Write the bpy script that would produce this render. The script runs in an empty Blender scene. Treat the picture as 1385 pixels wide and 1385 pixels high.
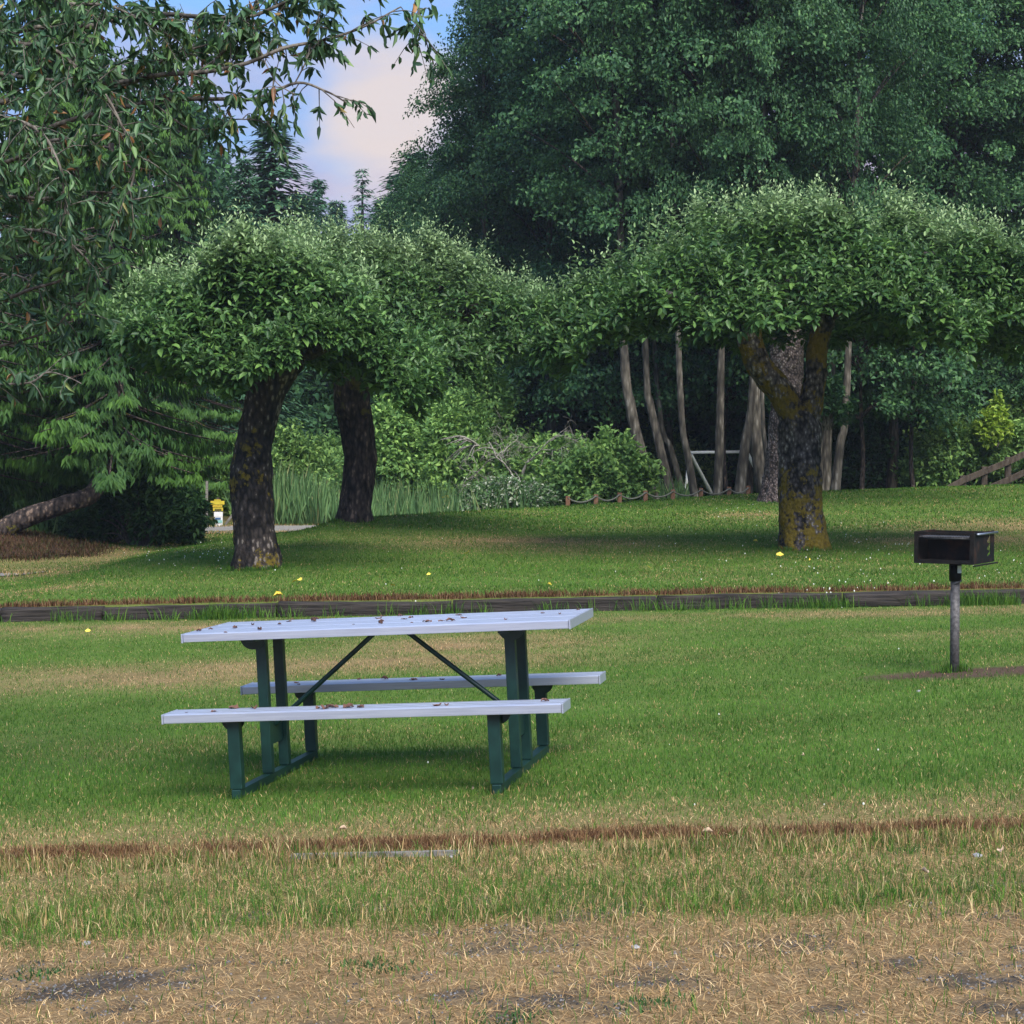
import bpy, bmesh, math, random
import numpy as np
from math import radians, sin, cos, pi
from mathutils import Vector, Matrix

HAZE = .00036
random.seed(7)
rng = np.random.default_rng(11)
scene = bpy.context.scene
col = scene.collection

# ------------------------------------------------------------------ camera model (photo is 1385 px square)
F, C0, PITCH, CAMZ = 2600.0, 692.5, 0.035, 1.65
CAM = np.array([0, 0, CAMZ])
FW = np.array([0, cos(PITCH), -sin(PITCH)])
UP = np.array([0, sin(PITCH), cos(PITCH)])
RT = np.array([1.0, 0, 0])

def at(u, v, Y):
    d = FW + RT * (u - C0) / F + UP * (C0 - v) / F
    return CAM + d * (Y / d[1])

# ------------------------------------------------------------------ noise
def _h(ix, iy, iz, s):
    n = (ix * 374761393 + iy * 668265263 + iz * 2147483647 + s * 974711) & 0xffffffff
    n = ((n ^ (n >> 13)) * 1274126177) & 0xffffffff
    n = ((n ^ (n >> 16)) * 2246822519) & 0xffffffff
    return ((n ^ (n >> 15)) & 0xffffff) / float(0xffffff)

def noise3(x, y, z, s=0):
    x, y, z = np.broadcast_arrays(np.asarray(x, float), np.asarray(y, float), np.asarray(z, float))
    xi, yi, zi = np.floor(x).astype(np.int64), np.floor(y).astype(np.int64), np.floor(z).astype(np.int64)
    a, b, c = x - xi, y - yi, z - zi
    a, b, c = a * a * (3 - 2 * a), b * b * (3 - 2 * b), c * c * (3 - 2 * c)
    r = 0
    for dx in (0, 1):
        for dy in (0, 1):
            for dz in (0, 1):
                r = r + _h(xi + dx, yi + dy, zi + dz, s) * (a if dx else 1 - a) * (b if dy else 1 - b) * (c if dz else 1 - c)
    return r

def fbm(x, y, s=0, o=4, z=0.0):
    r, a, t = 0, 1.0, 0
    for k in range(o):
        r = r + a * noise3(x * 2 ** k + 13.1 * k, y * 2 ** k - 7.7 * k, z, s + k)
        t += a; a *= 0.55
    return r / t

def sstep(e0, e1, x):
    t = np.clip((np.asarray(x, float) - e0) / (e1 - e0), 0, 1)
    return t * t * (3 - 2 * t)

# ------------------------------------------------------------------ terrain
YT = 19.3                                            # line of the timber edging
XK = [-14, -9, -6.5, -5.6, -4.9, -4.05, -3.3, -2.8, .93, 4.5, 8.6, 14]
HK = [-.12, -.12, -.1, .0, .15, .24, .30, .44, .47, .64, .74, .86]
YK = [22, 22, 23.5, 24.5, 26, 28.5, 29.5, 31, 36, 38, 39, 40]
BX = [-14, 1, 5, 9, 14, 30]
BK = [-.03, -.03, .22, .58, .85, 1.2]
def terrain(x, y, step=True):
    x = np.asarray(x, float); y = np.asarray(y, float)
    xc = np.clip(x, -14, 14)
    w = 1 - .65 * sstep(11, 19, y) - .35 * sstep(19, 27, y)
    z0 = .0532 * w * (np.clip(x, -9, 9) + .57) - .0095 - .0145 * np.clip(y - 9.62, -6, 2.5)
    hc = np.interp(xc, XK, HK); yc = np.interp(xc, XK, YK); bs = np.interp(np.clip(x, -14, 30), BX, BK)
    lip = .13 * sstep(-6.6, -4.6, x)
    zt = z0 + lip
    ys = YT + .07
    t = np.clip((y - ys) / (yc - ys), 0, 1)
    zm = zt + (hc - zt) * t ** 1.25
    fall = sstep(0, 7.5, y - yc)
    zb = zm + (bs - hc) * fall
    far = sstep(60, 140, y)
    z = np.where(y < ys, z0, np.where(y < yc, zm, zb)) * (1 - far)
    z = z + .5 * np.exp(-((x + 9.2) / 2.2) ** 2 - ((y - 29.8) / 1.7) ** 2)
    z = z + .012 * (fbm(x * .9, y * .9, 5, 2) - .5) + .05 * (fbm(x * .25, y * .25, 6, 2) - .5) * sstep(20, 24, y)
    return z

def on(u, v, y0=4.0, y1=90.0):
    ys = np.linspace(y0, y1, 3000)
    d = FW + RT * (u - C0) / F + UP * (C0 - v) / F
    P = CAM[None] + d[None] * (ys / d[1])[:, None]
    below = P[:, 2] <= terrain(P[:, 0], P[:, 1])
    i = int(np.argmax(below)) if below.any() else len(ys) - 1
    return P[i]

def gz(x, y): return float(terrain(x, y))

# ------------------------------------------------------------------ object helpers
def tag(o, label=None, cat=None, group=None, kind=None):
    if label: o['label'] = label
    if cat: o['category'] = cat
    if group: o['group'] = group
    if kind: o['kind'] = kind
    return o

def empty(name, loc, rz=0.0, label=None, cat=None, group=None):
    o = bpy.data.objects.new(name, None); col.objects.link(o)
    o.location = loc; o.rotation_euler = (0, 0, rz); o.empty_display_size = .2
    return tag(o, label, cat, group)

def np_mesh(name, V, faces, mat, smooth=False, attrs=None):
    me = bpy.data.meshes.new(name)
    V = np.asarray(V, np.float32)
    me.vertices.add(len(V)); me.vertices.foreach_set('co', V.ravel())
    if not isinstance(faces, list): faces = [faces]
    faces = [np.asarray(f, np.int32) for f in faces if len(f)]
    idx = np.concatenate([f.ravel() for f in faces])
    tot = np.concatenate([np.full(len(f), f.shape[1], np.int32) for f in faces])
    st = np.concatenate([[0], np.cumsum(tot)[:-1]]).astype(np.int32)
    me.loops.add(len(idx)); me.loops.foreach_set('vertex_index', idx)
    me.polygons.add(len(tot)); me.polygons.foreach_set('loop_start', st)
    try: me.polygons.foreach_set('loop_total', tot)
    except Exception: pass
    if smooth: me.polygons.foreach_set('use_smooth', np.ones(len(tot), bool))
    for nm, a in (attrs or {}).items():
        a = np.asarray(a, np.float32)
        if a.ndim == 1:
            at_ = me.attributes.new(nm, 'FLOAT', 'POINT'); at_.data.foreach_set('value', a)
        else:
            if a.shape[1] == 3: a = np.concatenate([a, np.ones((len(a), 1), np.float32)], 1)
            at_ = me.attributes.new(nm, 'FLOAT_COLOR', 'POINT'); at_.data.foreach_set('color', a.ravel())
    me.update(calc_edges=True); me.validate()
    if mat: me.materials.append(mat)
    return me

def link(name, me, parent=None, loc=None):
    o = bpy.data.objects.new(name, me); col.objects.link(o)
    if parent: o.parent = parent
    if loc is not None: o.location = loc
    return o

class MB:
    """collects simple shapes, builds ONE mesh object"""
    def __init__(s): s.bm = bmesh.new()
    def box(s, c, d, rot=None, bev=0.0):
        m = Matrix.Translation(c) @ (rot.to_4x4() if rot else Matrix()) @ Matrix.Diagonal((d[0], d[1], d[2], 1))
        r = bmesh.ops.create_cube(s.bm, size=1, matrix=m)
        if bev:
            es = list({e for v in r['verts'] for e in v.link_edges})
            bmesh.ops.bevel(s.bm, geom=es, offset=bev, segments=2, affect='EDGES', profile=.6)
        return s
    def bar(s, a, b, w, h, bev=0.0):
        a, b = Vector(a), Vector(b); d = b - a
        q = d.to_track_quat('X', 'Z').to_matrix()
        return s.box((a + b) / 2, (d.length, w, h), q, bev)
    def tube(s, pts, r, n=10):
        V, Fq = tube_np(pts, r, n)
        vs = [s.bm.verts.new(v) for v in V]
        for f in Fq: s.bm.faces.new([vs[i] for i in f])
        for ring in (range(n), range(len(V) - n, len(V))):
            try: s.bm.faces.new([vs[i] for i in ring])
            except Exception: pass
        return s
    def prism(s, poly, fn, t):
        """poly: 2D outline; fn maps (a,b,c) to 3D; t thickness along c"""
        a = [s.bm.verts.new(fn(p[0], p[1], -t / 2)) for p in poly]
        b = [s.bm.verts.new(fn(p[0], p[1], t / 2)) for p in poly]
        s.bm.faces.new(a); s.bm.faces.new(b[::-1])
        for i in range(len(poly)):
            j = (i + 1) % len(poly)
            s.bm.faces.new((a[i], a[j], b[j], b[i]))
        return s
    def build(s, name, mat, parent=None, smooth=False, loc=None):
        bmesh.ops.recalc_face_normals(s.bm, faces=s.bm.faces[:])
        me = bpy.data.meshes.new(name); s.bm.to_mesh(me); s.bm.free()
        if smooth: me.polygons.foreach_set('use_smooth', np.ones(len(me.polygons), bool))
        me.materials.append(mat)
        return link(name, me, parent, loc)

def frames(P):
    T = np.gradient(P, axis=0); T /= np.linalg.norm(T, axis=1)[:, None] + 1e-9
    ref = np.array([0.0, 1, 0]) if abs(T[0][1]) < .8 else np.array([1.0, 0, 0])
    A = np.cross(T, ref); A /= np.linalg.norm(A, axis=1)[:, None] + 1e-9
    return T, A, np.cross(A, T)

def tube_np(pts, r, n=10):
    P = np.asarray(pts, float); r = np.broadcast_to(np.asarray(r, float), (len(P),))
    T, A, B = frames(P)
    th = np.linspace(0, 2 * pi, n, endpoint=False)
    V = P[:, None] + r[:, None, None] * (A[:, None] * np.cos(th)[None, :, None] + B[:, None] * np.sin(th)[None, :, None])
    m = len(P); i = np.arange(m - 1)[:, None] * n; j = np.arange(n)[None]
    q = np.stack([i + j, i + (j + 1) % n, i + n + (j + 1) % n, i + n + j], -1).reshape(-1, 4)
    return V.reshape(-1, 3), q

def spline(pts, n, vals=None):
    """Catmull-Rom through pts -> n samples (and interpolated vals)"""
    P = np.asarray(pts, float); k = len(P)
    Q = np.vstack([2 * P[0] - P[1], P, 2 * P[-1] - P[-2]])
    t = np.linspace(0, k - 1, n); i = np.minimum(t.astype(int), k - 2); f = (t - i)[:, None]
    a, b, c, d = Q[i], Q[i + 1], Q[i + 2], Q[i + 3]
    R = .5 * (2 * b + (c - a) * f + (2 * a - 5 * b + 4 * c - d) * f ** 2 + (3 * b - a - 3 * c + d) * f ** 3)
    if vals is None: return R
    return R, np.interp(t, np.arange(k), vals)

def merge(parts):
    Vs, Fs, o = [], {}, 0
    for V, Q in parts:
        Vs.append(V)
        for q in (Q if isinstance(Q, list) else [Q]):
            Fs.setdefault(q.shape[1], []).append(q + o)
        o += len(V)
    return np.concatenate(Vs), [np.concatenate(f) for f in Fs.values()]

def nrm(a): return a / (np.linalg.norm(a, axis=-1, keepdims=True) + 1e-9)

def leaf6(P, D, N, L, W, fold=.22, curl=.25):
    """folded leaf blades: two quads each"""
    D = nrm(D); S = nrm(np.cross(N, D)); M = np.cross(D, S)
    L = np.broadcast_to(L, (len(P),))[:, None]; W = np.broadcast_to(W, (len(P),))[:, None]
    l1 = P + D * .28 * L + S * W * .46 + M * fold * W * .6
    r1 = P + D * .28 * L - S * W * .46 + M * fold * W * .6
    l2 = P + D * .66 * L + S * W * .40 + M * (fold * W * .6 - curl * L * .25)
    r2 = P + D * .66 * L - S * W * .40 + M * (fold * W * .6 - curl * L * .25)
    tp = P + D * L - M * curl * L
    V = np.stack([P, l1, l2, tp, r2, r1], 1).reshape(-1, 3)
    b = np.arange(len(P))[:, None] * 6
    Q = np.concatenate([b + np.array([[0, 1, 2, 3]]), b + np.array([[0, 3, 4, 5]])], 0)
    return V, Q

def leaf4(P, D, N, L, W, fold=.2, curl=.2):
    D = nrm(D); S = nrm(np.cross(N, D)); M = np.cross(D, S)
    L = np.broadcast_to(L, (len(P),))[:, None]; W = np.broadcast_to(W, (len(P),))[:, None]
    V = np.stack([P, P + D * .42 * L + S * W * .5 + M * fold * W, P + D * L - M * curl * L, P + D * .42 * L - S * W * .5 + M * fold * W], 1).reshape(-1, 3)
    b = np.arange(len(P))[:, None] * 4
    return V, np.concatenate([b + np.array([[0, 1, 2]]), b + np.array([[0, 2, 3]])], 0)

# ------------------------------------------------------------------ materials
def lin(r, g, b):
    f = lambda c: (c / 255 / 12.92) if c / 255 <= .04045 else ((c / 255 + .055) / 1.055) ** 2.4
    return (f(r), f(g), f(b), 1)

def newmat(name):
    m = bpy.data.materials.new(name); m.use_nodes = True
    nt = m.node_tree; nt.nodes.clear()
    return m, nt, nt.nodes.new, nt.links.new

def ramp(nt, fac, stops, interp='LINEAR'):
    r = nt.nodes.new('ShaderNodeValToRGB'); r.color_ramp.interpolation = interp
    while len(r.color_ramp.elements) < len(stops): r.color_ramp.elements.new(.5)
    for e, (p, c) in zip(r.color_ramp.elements, stops):
        e.position = p; e.color = c if len(c) == 4 else (*c, 1)
    nt.links.new(fac, r.inputs[0]); return r.outputs[0]

def leaf_mat(name, stops, trans=.35, rough=.5, spec=.4, tip=None, tcol=1.0):
    m, nt, N, Lk = newmat(name)
    g = N('ShaderNodeNewGeometry')
    c = ramp(nt, g.outputs['Random Per Island'], stops)
    oi = N('ShaderNodeObjectInfo')
    hs = N('ShaderNodeHueSaturation'); Lk(c, hs.inputs['Color'])
    mr = N('ShaderNodeMapRange'); Lk(oi.outputs['Random'], mr.inputs[0]); mr.inputs[3].default_value = .85; mr.inputs[4].default_value = 1.15
    Lk(mr.outputs[0], hs.inputs['Value']); c = hs.outputs[0]
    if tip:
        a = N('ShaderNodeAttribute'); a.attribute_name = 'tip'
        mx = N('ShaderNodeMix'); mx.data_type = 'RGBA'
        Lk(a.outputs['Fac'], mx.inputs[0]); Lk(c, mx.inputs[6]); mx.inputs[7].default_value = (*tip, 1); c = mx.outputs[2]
    p = N('ShaderNodeBsdfPrincipled'); Lk(c, p.inputs['Base Color'])
    p.inputs['Roughness'].default_value = rough; p.inputs['Specular IOR Level'].default_value = spec
    t = N('ShaderNodeBsdfTranslucent')
    g2 = N('ShaderNodeGamma'); Lk(c, g2.inputs[0]); g2.inputs[1].default_value = tcol; Lk(g2.outputs[0], t.inputs[0])
    mix = N('ShaderNodeMixShader'); mix.inputs[0].default_value = trans
    Lk(p.outputs[0], mix.inputs[1]); Lk(t.outputs[0], mix.inputs[2])
    o = N('ShaderNodeOutputMaterial'); Lk(mix.outputs[0], o.inputs[0])
    return m

def bark_mat(name, dark, light, moss=None, mossz=None, scale=9, stretch=.35, bump=.6, pale=None):
    """moss: colour; mossz: list of (z0,z1,density) ranges in object space where moss grows"""
    m, nt, N, Lk = newmat(name)
    tc = N('ShaderNodeTexCoord')
    mp = N('ShaderNodeMapping'); mp.inputs['Scale'].default_value = (1, 1, stretch); Lk(tc.outputs['Object'], mp.inputs[0])
    n1 = N('ShaderNodeTexNoise'); n1.inputs['Scale'].default_value = scale; n1.inputs['Detail'].default_value = 8; n1.inputs['Roughness'].default_value = .68; Lk(mp.outputs[0], n1.inputs[0])
    vo = N('ShaderNodeTexVoronoi'); vo.inputs['Scale'].default_value = scale * 2.2; vo.feature = 'F1'; Lk(mp.outputs[0], vo.inputs[0])
    nb = N('ShaderNodeTexNoise'); nb.inputs['Scale'].default_value = 2.3; nb.inputs['Detail'].default_value = 4; Lk(mp.outputs[0], nb.inputs[0])
    a0 = N('ShaderNodeMath'); a0.operation = 'MULTIPLY_ADD'; Lk(nb.outputs[0], a0.inputs[0]); a0.inputs[1].default_value = .6; a0.inputs[2].default_value = -.28
    a1 = N('ShaderNodeMath'); a1.operation = 'ADD'; Lk(a0.outputs[0], a1.inputs[0]); Lk(n1.outputs[0], a1.inputs[1])
    ad = N('ShaderNodeMath'); ad.operation = 'MULTIPLY_ADD'; Lk(vo.outputs[0], ad.inputs[0]); ad.inputs[1].default_value = -.55; Lk(a1.outputs[0], ad.inputs[2])
    st = [(.08, dark), (.24, tuple(.5 * (a + b) for a, b in zip(dark, light))), (.36, light)]
    if pale: st += [(.41, light), (.48, pale)]
    c = ramp(nt, ad.outputs[0], st)
    if moss:
        sx = N('ShaderNodeSeparateXYZ'); Lk(tc.outputs['Object'], sx.inputs[0])
        n2 = N('ShaderNodeTexNoise'); n2.inputs['Scale'].default_value = 3.2; n2.inputs['Detail'].default_value = 6; n2.inputs['Roughness'].default_value = .7; Lk(tc.outputs['Object'], n2.inputs[0])
        n3 = N('ShaderNodeTexNoise'); n3.inputs['Scale'].default_value = 26; n3.inputs['Detail'].default_value = 4; Lk(tc.outputs['Object'], n3.inputs[0])
        fac = None
        for z0, z1, dn in mossz:
            a = N('ShaderNodeMapRange'); Lk(sx.outputs['Z'], a.inputs[0]); a.inputs[1].default_value = z0 - .2; a.inputs[2].default_value = z0 + .2
            b = N('ShaderNodeMapRange'); Lk(sx.outputs['Z'], b.inputs[0]); b.inputs[1].default_value = z1 + .35; b.inputs[2].default_value = z1 - .35
            mm = N('ShaderNodeMath'); mm.operation = 'MULTIPLY'; Lk(a.outputs[0], mm.inputs[0]); Lk(b.outputs[0], mm.inputs[1])
            m2 = N('ShaderNodeMath'); m2.operation = 'MULTIPLY'; Lk(mm.outputs[0], m2.inputs[0]); m2.inputs[1].default_value = dn
            if fac is None: fac = m2.outputs[0]
            else:
                mx = N('ShaderNodeMath'); mx.operation = 'MAXIMUM'; Lk(fac, mx.inputs[0]); Lk(m2.outputs[0], mx.inputs[1]); fac = mx.outputs[0]
        n2r = N('ShaderNodeMapRange'); Lk(n2.outputs[0], n2r.inputs[0]); n2r.inputs[1].default_value = .3; n2r.inputs[2].default_value = .7
        s1 = N('ShaderNodeMath'); s1.operation = 'MULTIPLY_ADD'; Lk(n3.outputs[0], s1.inputs[0]); s1.inputs[1].default_value = .25; Lk(n2r.outputs[0], s1.inputs[2])
        s2 = N('ShaderNodeMath'); s2.operation = 'ADD'; Lk(s1.outputs[0], s2.inputs[0]); Lk(fac, s2.inputs[1])
        mk = N('ShaderNodeMapRange'); Lk(s2.outputs[0], mk.inputs[0]); mk.inputs[1].default_value = .98; mk.inputs[2].default_value = 1.10
        mc = ramp(nt, n3.outputs[0], [(.3, tuple(x * .55 for x in moss)), (.7, moss)])
        mx = N('ShaderNodeMix'); mx.data_type = 'RGBA'; Lk(mk.outputs[0], mx.inputs[0]); Lk(c, mx.inputs[6]); Lk(mc, mx.inputs[7]); c = mx.outputs[2]
    p = N('ShaderNodeBsdfPrincipled'); Lk(c, p.inputs['Base Color']); p.inputs['Roughness'].default_value = .85; p.inputs['Specular IOR Level'].default_value = .25
    bp = N('ShaderNodeBump'); bp.inputs['Strength'].default_value = bump; bp.inputs['Distance'].default_value = .06
    Lk(ad.outputs[0], bp.inputs['Height']); Lk(bp.outputs[0], p.inputs['Normal'])
    o = N('ShaderNodeOutputMaterial'); Lk(p.outputs[0], o.inputs[0])
    return m

def simple_mat(name, c1, c2=None, rough=.5, metal=0.0, scale=12, detail=5, bump=0.0, spec=.5, stretch=(1, 1, 1), lo=.35, hi=.65, rvar=0.0):
    m, nt, N, Lk = newmat(name)
    p = N('ShaderNodeBsdfPrincipled'); p.inputs['Roughness'].default_value = rough; p.inputs['Metallic'].default_value = metal
    p.inputs['Specular IOR Level'].default_value = spec
    tc = N('ShaderNodeTexCoord'); mp = N('ShaderNodeMapping'); mp.inputs['Scale'].default_value = stretch; Lk(tc.outputs['Object'], mp.inputs[0])
    n = N('ShaderNodeTexNoise'); n.inputs['Scale'].default_value = scale; n.inputs['Detail'].default_value = detail; n.inputs['Roughness'].default_value = .62; Lk(mp.outputs[0], n.inputs[0])
    c = ramp(nt, n.outputs[0], [(lo, c1), (hi, c2 or c1)]); Lk(c, p.inputs['Base Color'])
    if rvar:
        mr = N('ShaderNodeMapRange'); Lk(n.outputs[0], mr.inputs[0]); mr.inputs[3].default_value = rough - rvar; mr.inputs[4].default_value = rough + rvar; Lk(mr.outputs[0], p.inputs['Roughness'])
    if bump:
        b = N('ShaderNodeBump'); b.inputs['Strength'].default_value = bump; b.inputs['Distance'].default_value = .02; Lk(n.outputs[0], b.inputs['Height']); Lk(b.outputs[0], p.inputs['Normal'])
    o = N('ShaderNodeOutputMaterial'); Lk(p.outputs[0], o.inputs[0])
    return m

def attr_mat(name, rough=.7, trans=0.0, noise=0.0, bump=0.0, spec=.2):
    m, nt, N, Lk = newmat(name)
    a = N('ShaderNodeAttribute'); a.attribute_name = 'col'; c = a.outputs['Color']
    p = N('ShaderNodeBsdfPrincipled'); p.inputs['Roughness'].default_value = rough; p.inputs['Specular IOR Level'].default_value = spec
    if noise:
        tc = N('ShaderNodeTexCoord')
        n = N('ShaderNodeTexNoise'); n.inputs['Scale'].default_value = 34; n.inputs['Detail'].default_value = 8; n.inputs['Roughness'].default_value = .75; Lk(tc.outputs['Object'], n.inputs[0])
        mr = N('ShaderNodeMapRange'); Lk(n.outputs[0], mr.inputs[0]); mr.inputs[1].default_value = .25; mr.inputs[2].default_value = .75; mr.inputs[3].default_value = 1 - noise; mr.inputs[4].default_value = 1 + noise
        hs = N('ShaderNodeHueSaturation'); Lk(c, hs.inputs['Color']); Lk(mr.outputs[0], hs.inputs['Value']); c = hs.outputs[0]
        b = N('ShaderNodeBump'); b.inputs['Strength'].default_value = .6; b.inputs['Distance'].default_value = .03; Lk(n.outputs[0], b.inputs['Height']); Lk(b.outputs[0], p.inputs['Normal'])
    Lk(c, p.inputs['Base Color'])
    out = p.outputs[0]
    if trans:
        t = N('ShaderNodeBsdfTranslucent'); Lk(c, t.inputs[0])
        mix = N('ShaderNodeMixShader'); mix.inputs[0].default_value = trans; Lk(out, mix.inputs[1]); Lk(t.outputs[0], mix.inputs[2]); out = mix.outputs[0]
    o = N('ShaderNodeOutputMaterial'); Lk(out, o.inputs[0])
    return m

M = {}
M['ground'] = attr_mat('ground_soil_and_turf', .95, 0, .45, spec=.05)
M['grass'] = attr_mat('grass_blades', .7, .35, spec=.06)
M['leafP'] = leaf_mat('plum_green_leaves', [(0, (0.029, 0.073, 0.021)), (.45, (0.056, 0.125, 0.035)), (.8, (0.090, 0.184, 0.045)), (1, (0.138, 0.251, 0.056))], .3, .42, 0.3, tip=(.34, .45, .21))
M['leafA'] = leaf_mat('alder_leaves', [(0, (0.028, 0.077, 0.035)), (.5, (0.048, 0.118, 0.048)), (.9, (0.079, 0.175, 0.058)), (1, (0.118, 0.238, 0.071))], .3, .45, 0.18)
M['leafM'] = leaf_mat('narrow_leathery_leaves', [(0, (0.027, 0.066, 0.030)), (.5, (0.050, 0.115, 0.045)), (.90, (0.09, 0.18, 0.056)), (.975, (0.150, 0.25, 0.062)), (.985, (0.312, 0.150, 0.050)), (1, (0.213, 0.100, 0.050))], .22, .5, .4)
M['leafB'] = leaf_mat('bush_leaves_fresh', [(0, (0.092, 0.188, 0.062)), (.5, (0.169, 0.304, 0.087)), (1, (0.305, 0.470, 0.122))], .38, .5, 0.15)
M['leafB2'] = leaf_mat('deep_green_fern_leaves', [(0, (.02, .06, .022)), (.6, (.04, .10, .03)), (1, (.08, .16, .045))], .3, .5, 0.12)
M['leafY'] = leaf_mat('yellow_green_leaves', [(0, (0.182, 0.312, 0.039)), (1, (0.351, 0.468, 0.065))], .4, .5, .3)
M['leafD'] = leaf_mat('dark_understorey_leaves', [(0, (0.022, 0.064, 0.030)), (.6, (0.041, 0.104, 0.041)), (1, (0.071, 0.160, 0.056))], .25, .5, 0.12)
M['leafW'] = leaf_mat('pale_flowering_leaves', [(0, (.05, .11, .04)), (.55, (.09, .17, .06)), (.75, (.16, .24, .1)), (.8, (.42, .45, .34)), (1, (.5, .52, .42))], .3, .5, 0.2)
M['cedar'] = leaf_mat('cedar_sprays', [(0, (0.018, 0.050, 0.016)), (.5, (0.031, 0.081, 0.022)), (1, (0.054, 0.117, 0.027))], .25, .5, 0.1, tip=(.10, .21, .03))
M['fir'] = leaf_mat('fir_needles', [(0, (0.036, 0.090, 0.055)), (.6, (0.061, 0.138, 0.076)), (1, (0.090, 0.190, 0.096))], .15, .6, 0.1)
M['reed'] = leaf_mat('reed_blades', [(0, (0.086, 0.187, 0.072)), (.6, (0.144, 0.274, 0.101)), (.9, (0.216, 0.346, 0.130)), (1, (0.490, 0.475, 0.230))], .35, .5, .3)
M['bark1'] = bark_mat('dark_fruit_tree_bark', (.008, .006, .006), (.05, .038, .032), (.17, .12, .012), [(-.3, .3, .30), (.9, 1.6, .30)], 9, .5, .9, pale=(.22, .18, .15))
M['bark2'] = bark_mat('rough_fruit_tree_bark', (.008, .006, .006), (.055, .04, .034), (.1, .09, .012), [(1.6, 2.6, .22)], 9, .4, .9, pale=(.17, .12, .09))
M['bark3'] = bark_mat('mossy_fruit_tree_bark', (.012, .01, .011), (.10, .085, .082), (.17, .12, .014), [(-.4, 1.0, .52), (1.75, 3.2, .40)], 10, .6, .9, pale=(.28, .25, .23))
M['bark4'] = bark_mat('pinkish_fruit_tree_bark', (.03, .022, .02), (.16, .12, .11), (.06, .06, .02), [(-.1, .4, .3)], 12, .8, .8, pale=(.36, .30, .27))
M['barkA'] = bark_mat('grey_alder_bark', (.035, .03, .025), (.115, .10, .08), None, None, 7, .25, .3, pale=(.21, .19, .165))
M['barkC'] = bark_mat('brown_cedar_bark', (.02, .012, .008), (.085, .05, .032), None, None, 8, .12, .6)
M['twig'] = bark_mat('grey_twig_bark', (.05, .042, .034), (.16, .14, .115), None, None, 20, .3, .3)
M['dead'] = bark_mat('bleached_dead_wood', (.13, .118, .10), (.27, .25, .22), None, None, 14, .3, .3)
M['alu'] = simple_mat('anodised_aluminium', (.42, .45, .56), (.51, .54, .64), .32, .55, 30, 4, .03, .5, (.15, 4, 4), rvar=.06)  # blue cast of the reflected sky is tinted into the base colour
M['green'] = simple_mat('green_painted_steel', (.003, .02, .017), (.005, .032, .026), .4, .0, 18, 4, .04, .5, rvar=.08)
M['black'] = simple_mat('sooty_black_steel', (.005, .005, .006), (.014, .011, .010), .7, .0, 14, 6, .15, .15, rvar=.1)
M['rust'] = simple_mat('scorched_rusty_steel', (.005, .005, .006), (.04, .018, .012), .75, .1, 9, 7, .25, .2, lo=.49, hi=.72)
M['galv'] = simple_mat('weathered_galvanised_pipe', (.04, .036, .036), (.13, .12, .12), .65, .3, 40, 6, .1, .4)
M['sootsteel'] = simple_mat('sooty_grate_steel', (.02, .02, .021), (.06, .055, .055), .5, .5, 30)
M['bluesteel'] = simple_mat('worn_bare_steel', (.12, .14, .17), (.2, .22, .26), .35, .7, 20)
M['tie'] = simple_mat('weathered_timber', (.008, .007, .007), (.062, .052, .046), .9, 0, 10, 8, .8, .15, (.25, 4, 5), lo=.3, hi=.75)
M['board'] = simple_mat('grey_board', (.10, .095, .085), (.22, .205, .185), .8, 0, 16, 6, .3, .2, (.3, 3, 3))
M['fencewood'] = simple_mat('brown_fence_wood', (.028, .02, .016), (.075, .058, .045), .85, 0, 14, 6, .4, .2, (1, 1, .3))
M['postwood'] = simple_mat('reddish_post_wood', (.13, .06, .035), (.22, .12, .075), .85, 0, 14, 6, .3, .2)
M['rope'] = simple_mat('pale_rope', (.09, .09, .072), (.14, .14, .115), .9, 0, 60)
M['white'] = simple_mat('white_paint', (.56, .56, .56), (.66, .66, .66), .5, 0, 12)
M['whitep'] = simple_mat('white_painted_pipe', (.74, .74, .74), (.82, .82, .82), .45, 0, 12)
M['yellow'] = simple_mat('yellow_sign_paint', (.40, .31, .02), (.52, .41, .03), .5, 0, 10)
M['ochre'] = simple_mat('ochre_sign_paint', (.36, .24, .02), (.5, .36, .03), .5, 0, 30)
M['teal'] = simple_mat('teal_print', (.10, .3, .3), (.3, .5, .45), .5, 0, 26, stretch=(.4, 1, 3))
M['navy'] = simple_mat('navy_print', (.02, .06, .16), (.05, .12, .25), .5, 0, 20)
M['ink'] = simple_mat('dark_print', (.02, .02, .02), (.03, .03, .03), .6)
M['gravel'] = simple_mat('gravel_surface', (.11, .10, .095), (.27, .255, .235), .95, 0, 38, 8, .6, .15)
M['sand'] = simple_mat('pale_sand', (.36, .31, .24), (.46, .41, .33), .95, 0, 12, 6, .3, .1)
M['dry'] = simple_mat('dry_brown_leaf', (.07, .03, .022), (.16, .075, .05), .8, 0, 60)
M['ylw'] = simple_mat('yellow_fallen_leaf', (.55, .42, .04), (.7, .55, .08), .7, 0, 60)
M['tan'] = simple_mat('tan_fallen_leaf', (.42, .28, .18), (.55, .4, .28), .7, 0, 60)
M['clover'] = simple_mat('white_clover', (.6, .6, .52), (.75, .75, .66), .7, 0, 60)
M['stone'] = simple_mat('pale_stone', (.17, .165, .165), (.30, .29, .29), .8, 0, 20)
M['litter'] = simple_mat('needle_litter', (.02, .012, .008), (.07, .038, .024), .95, 0, 24, 8, .7, .1)

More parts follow.
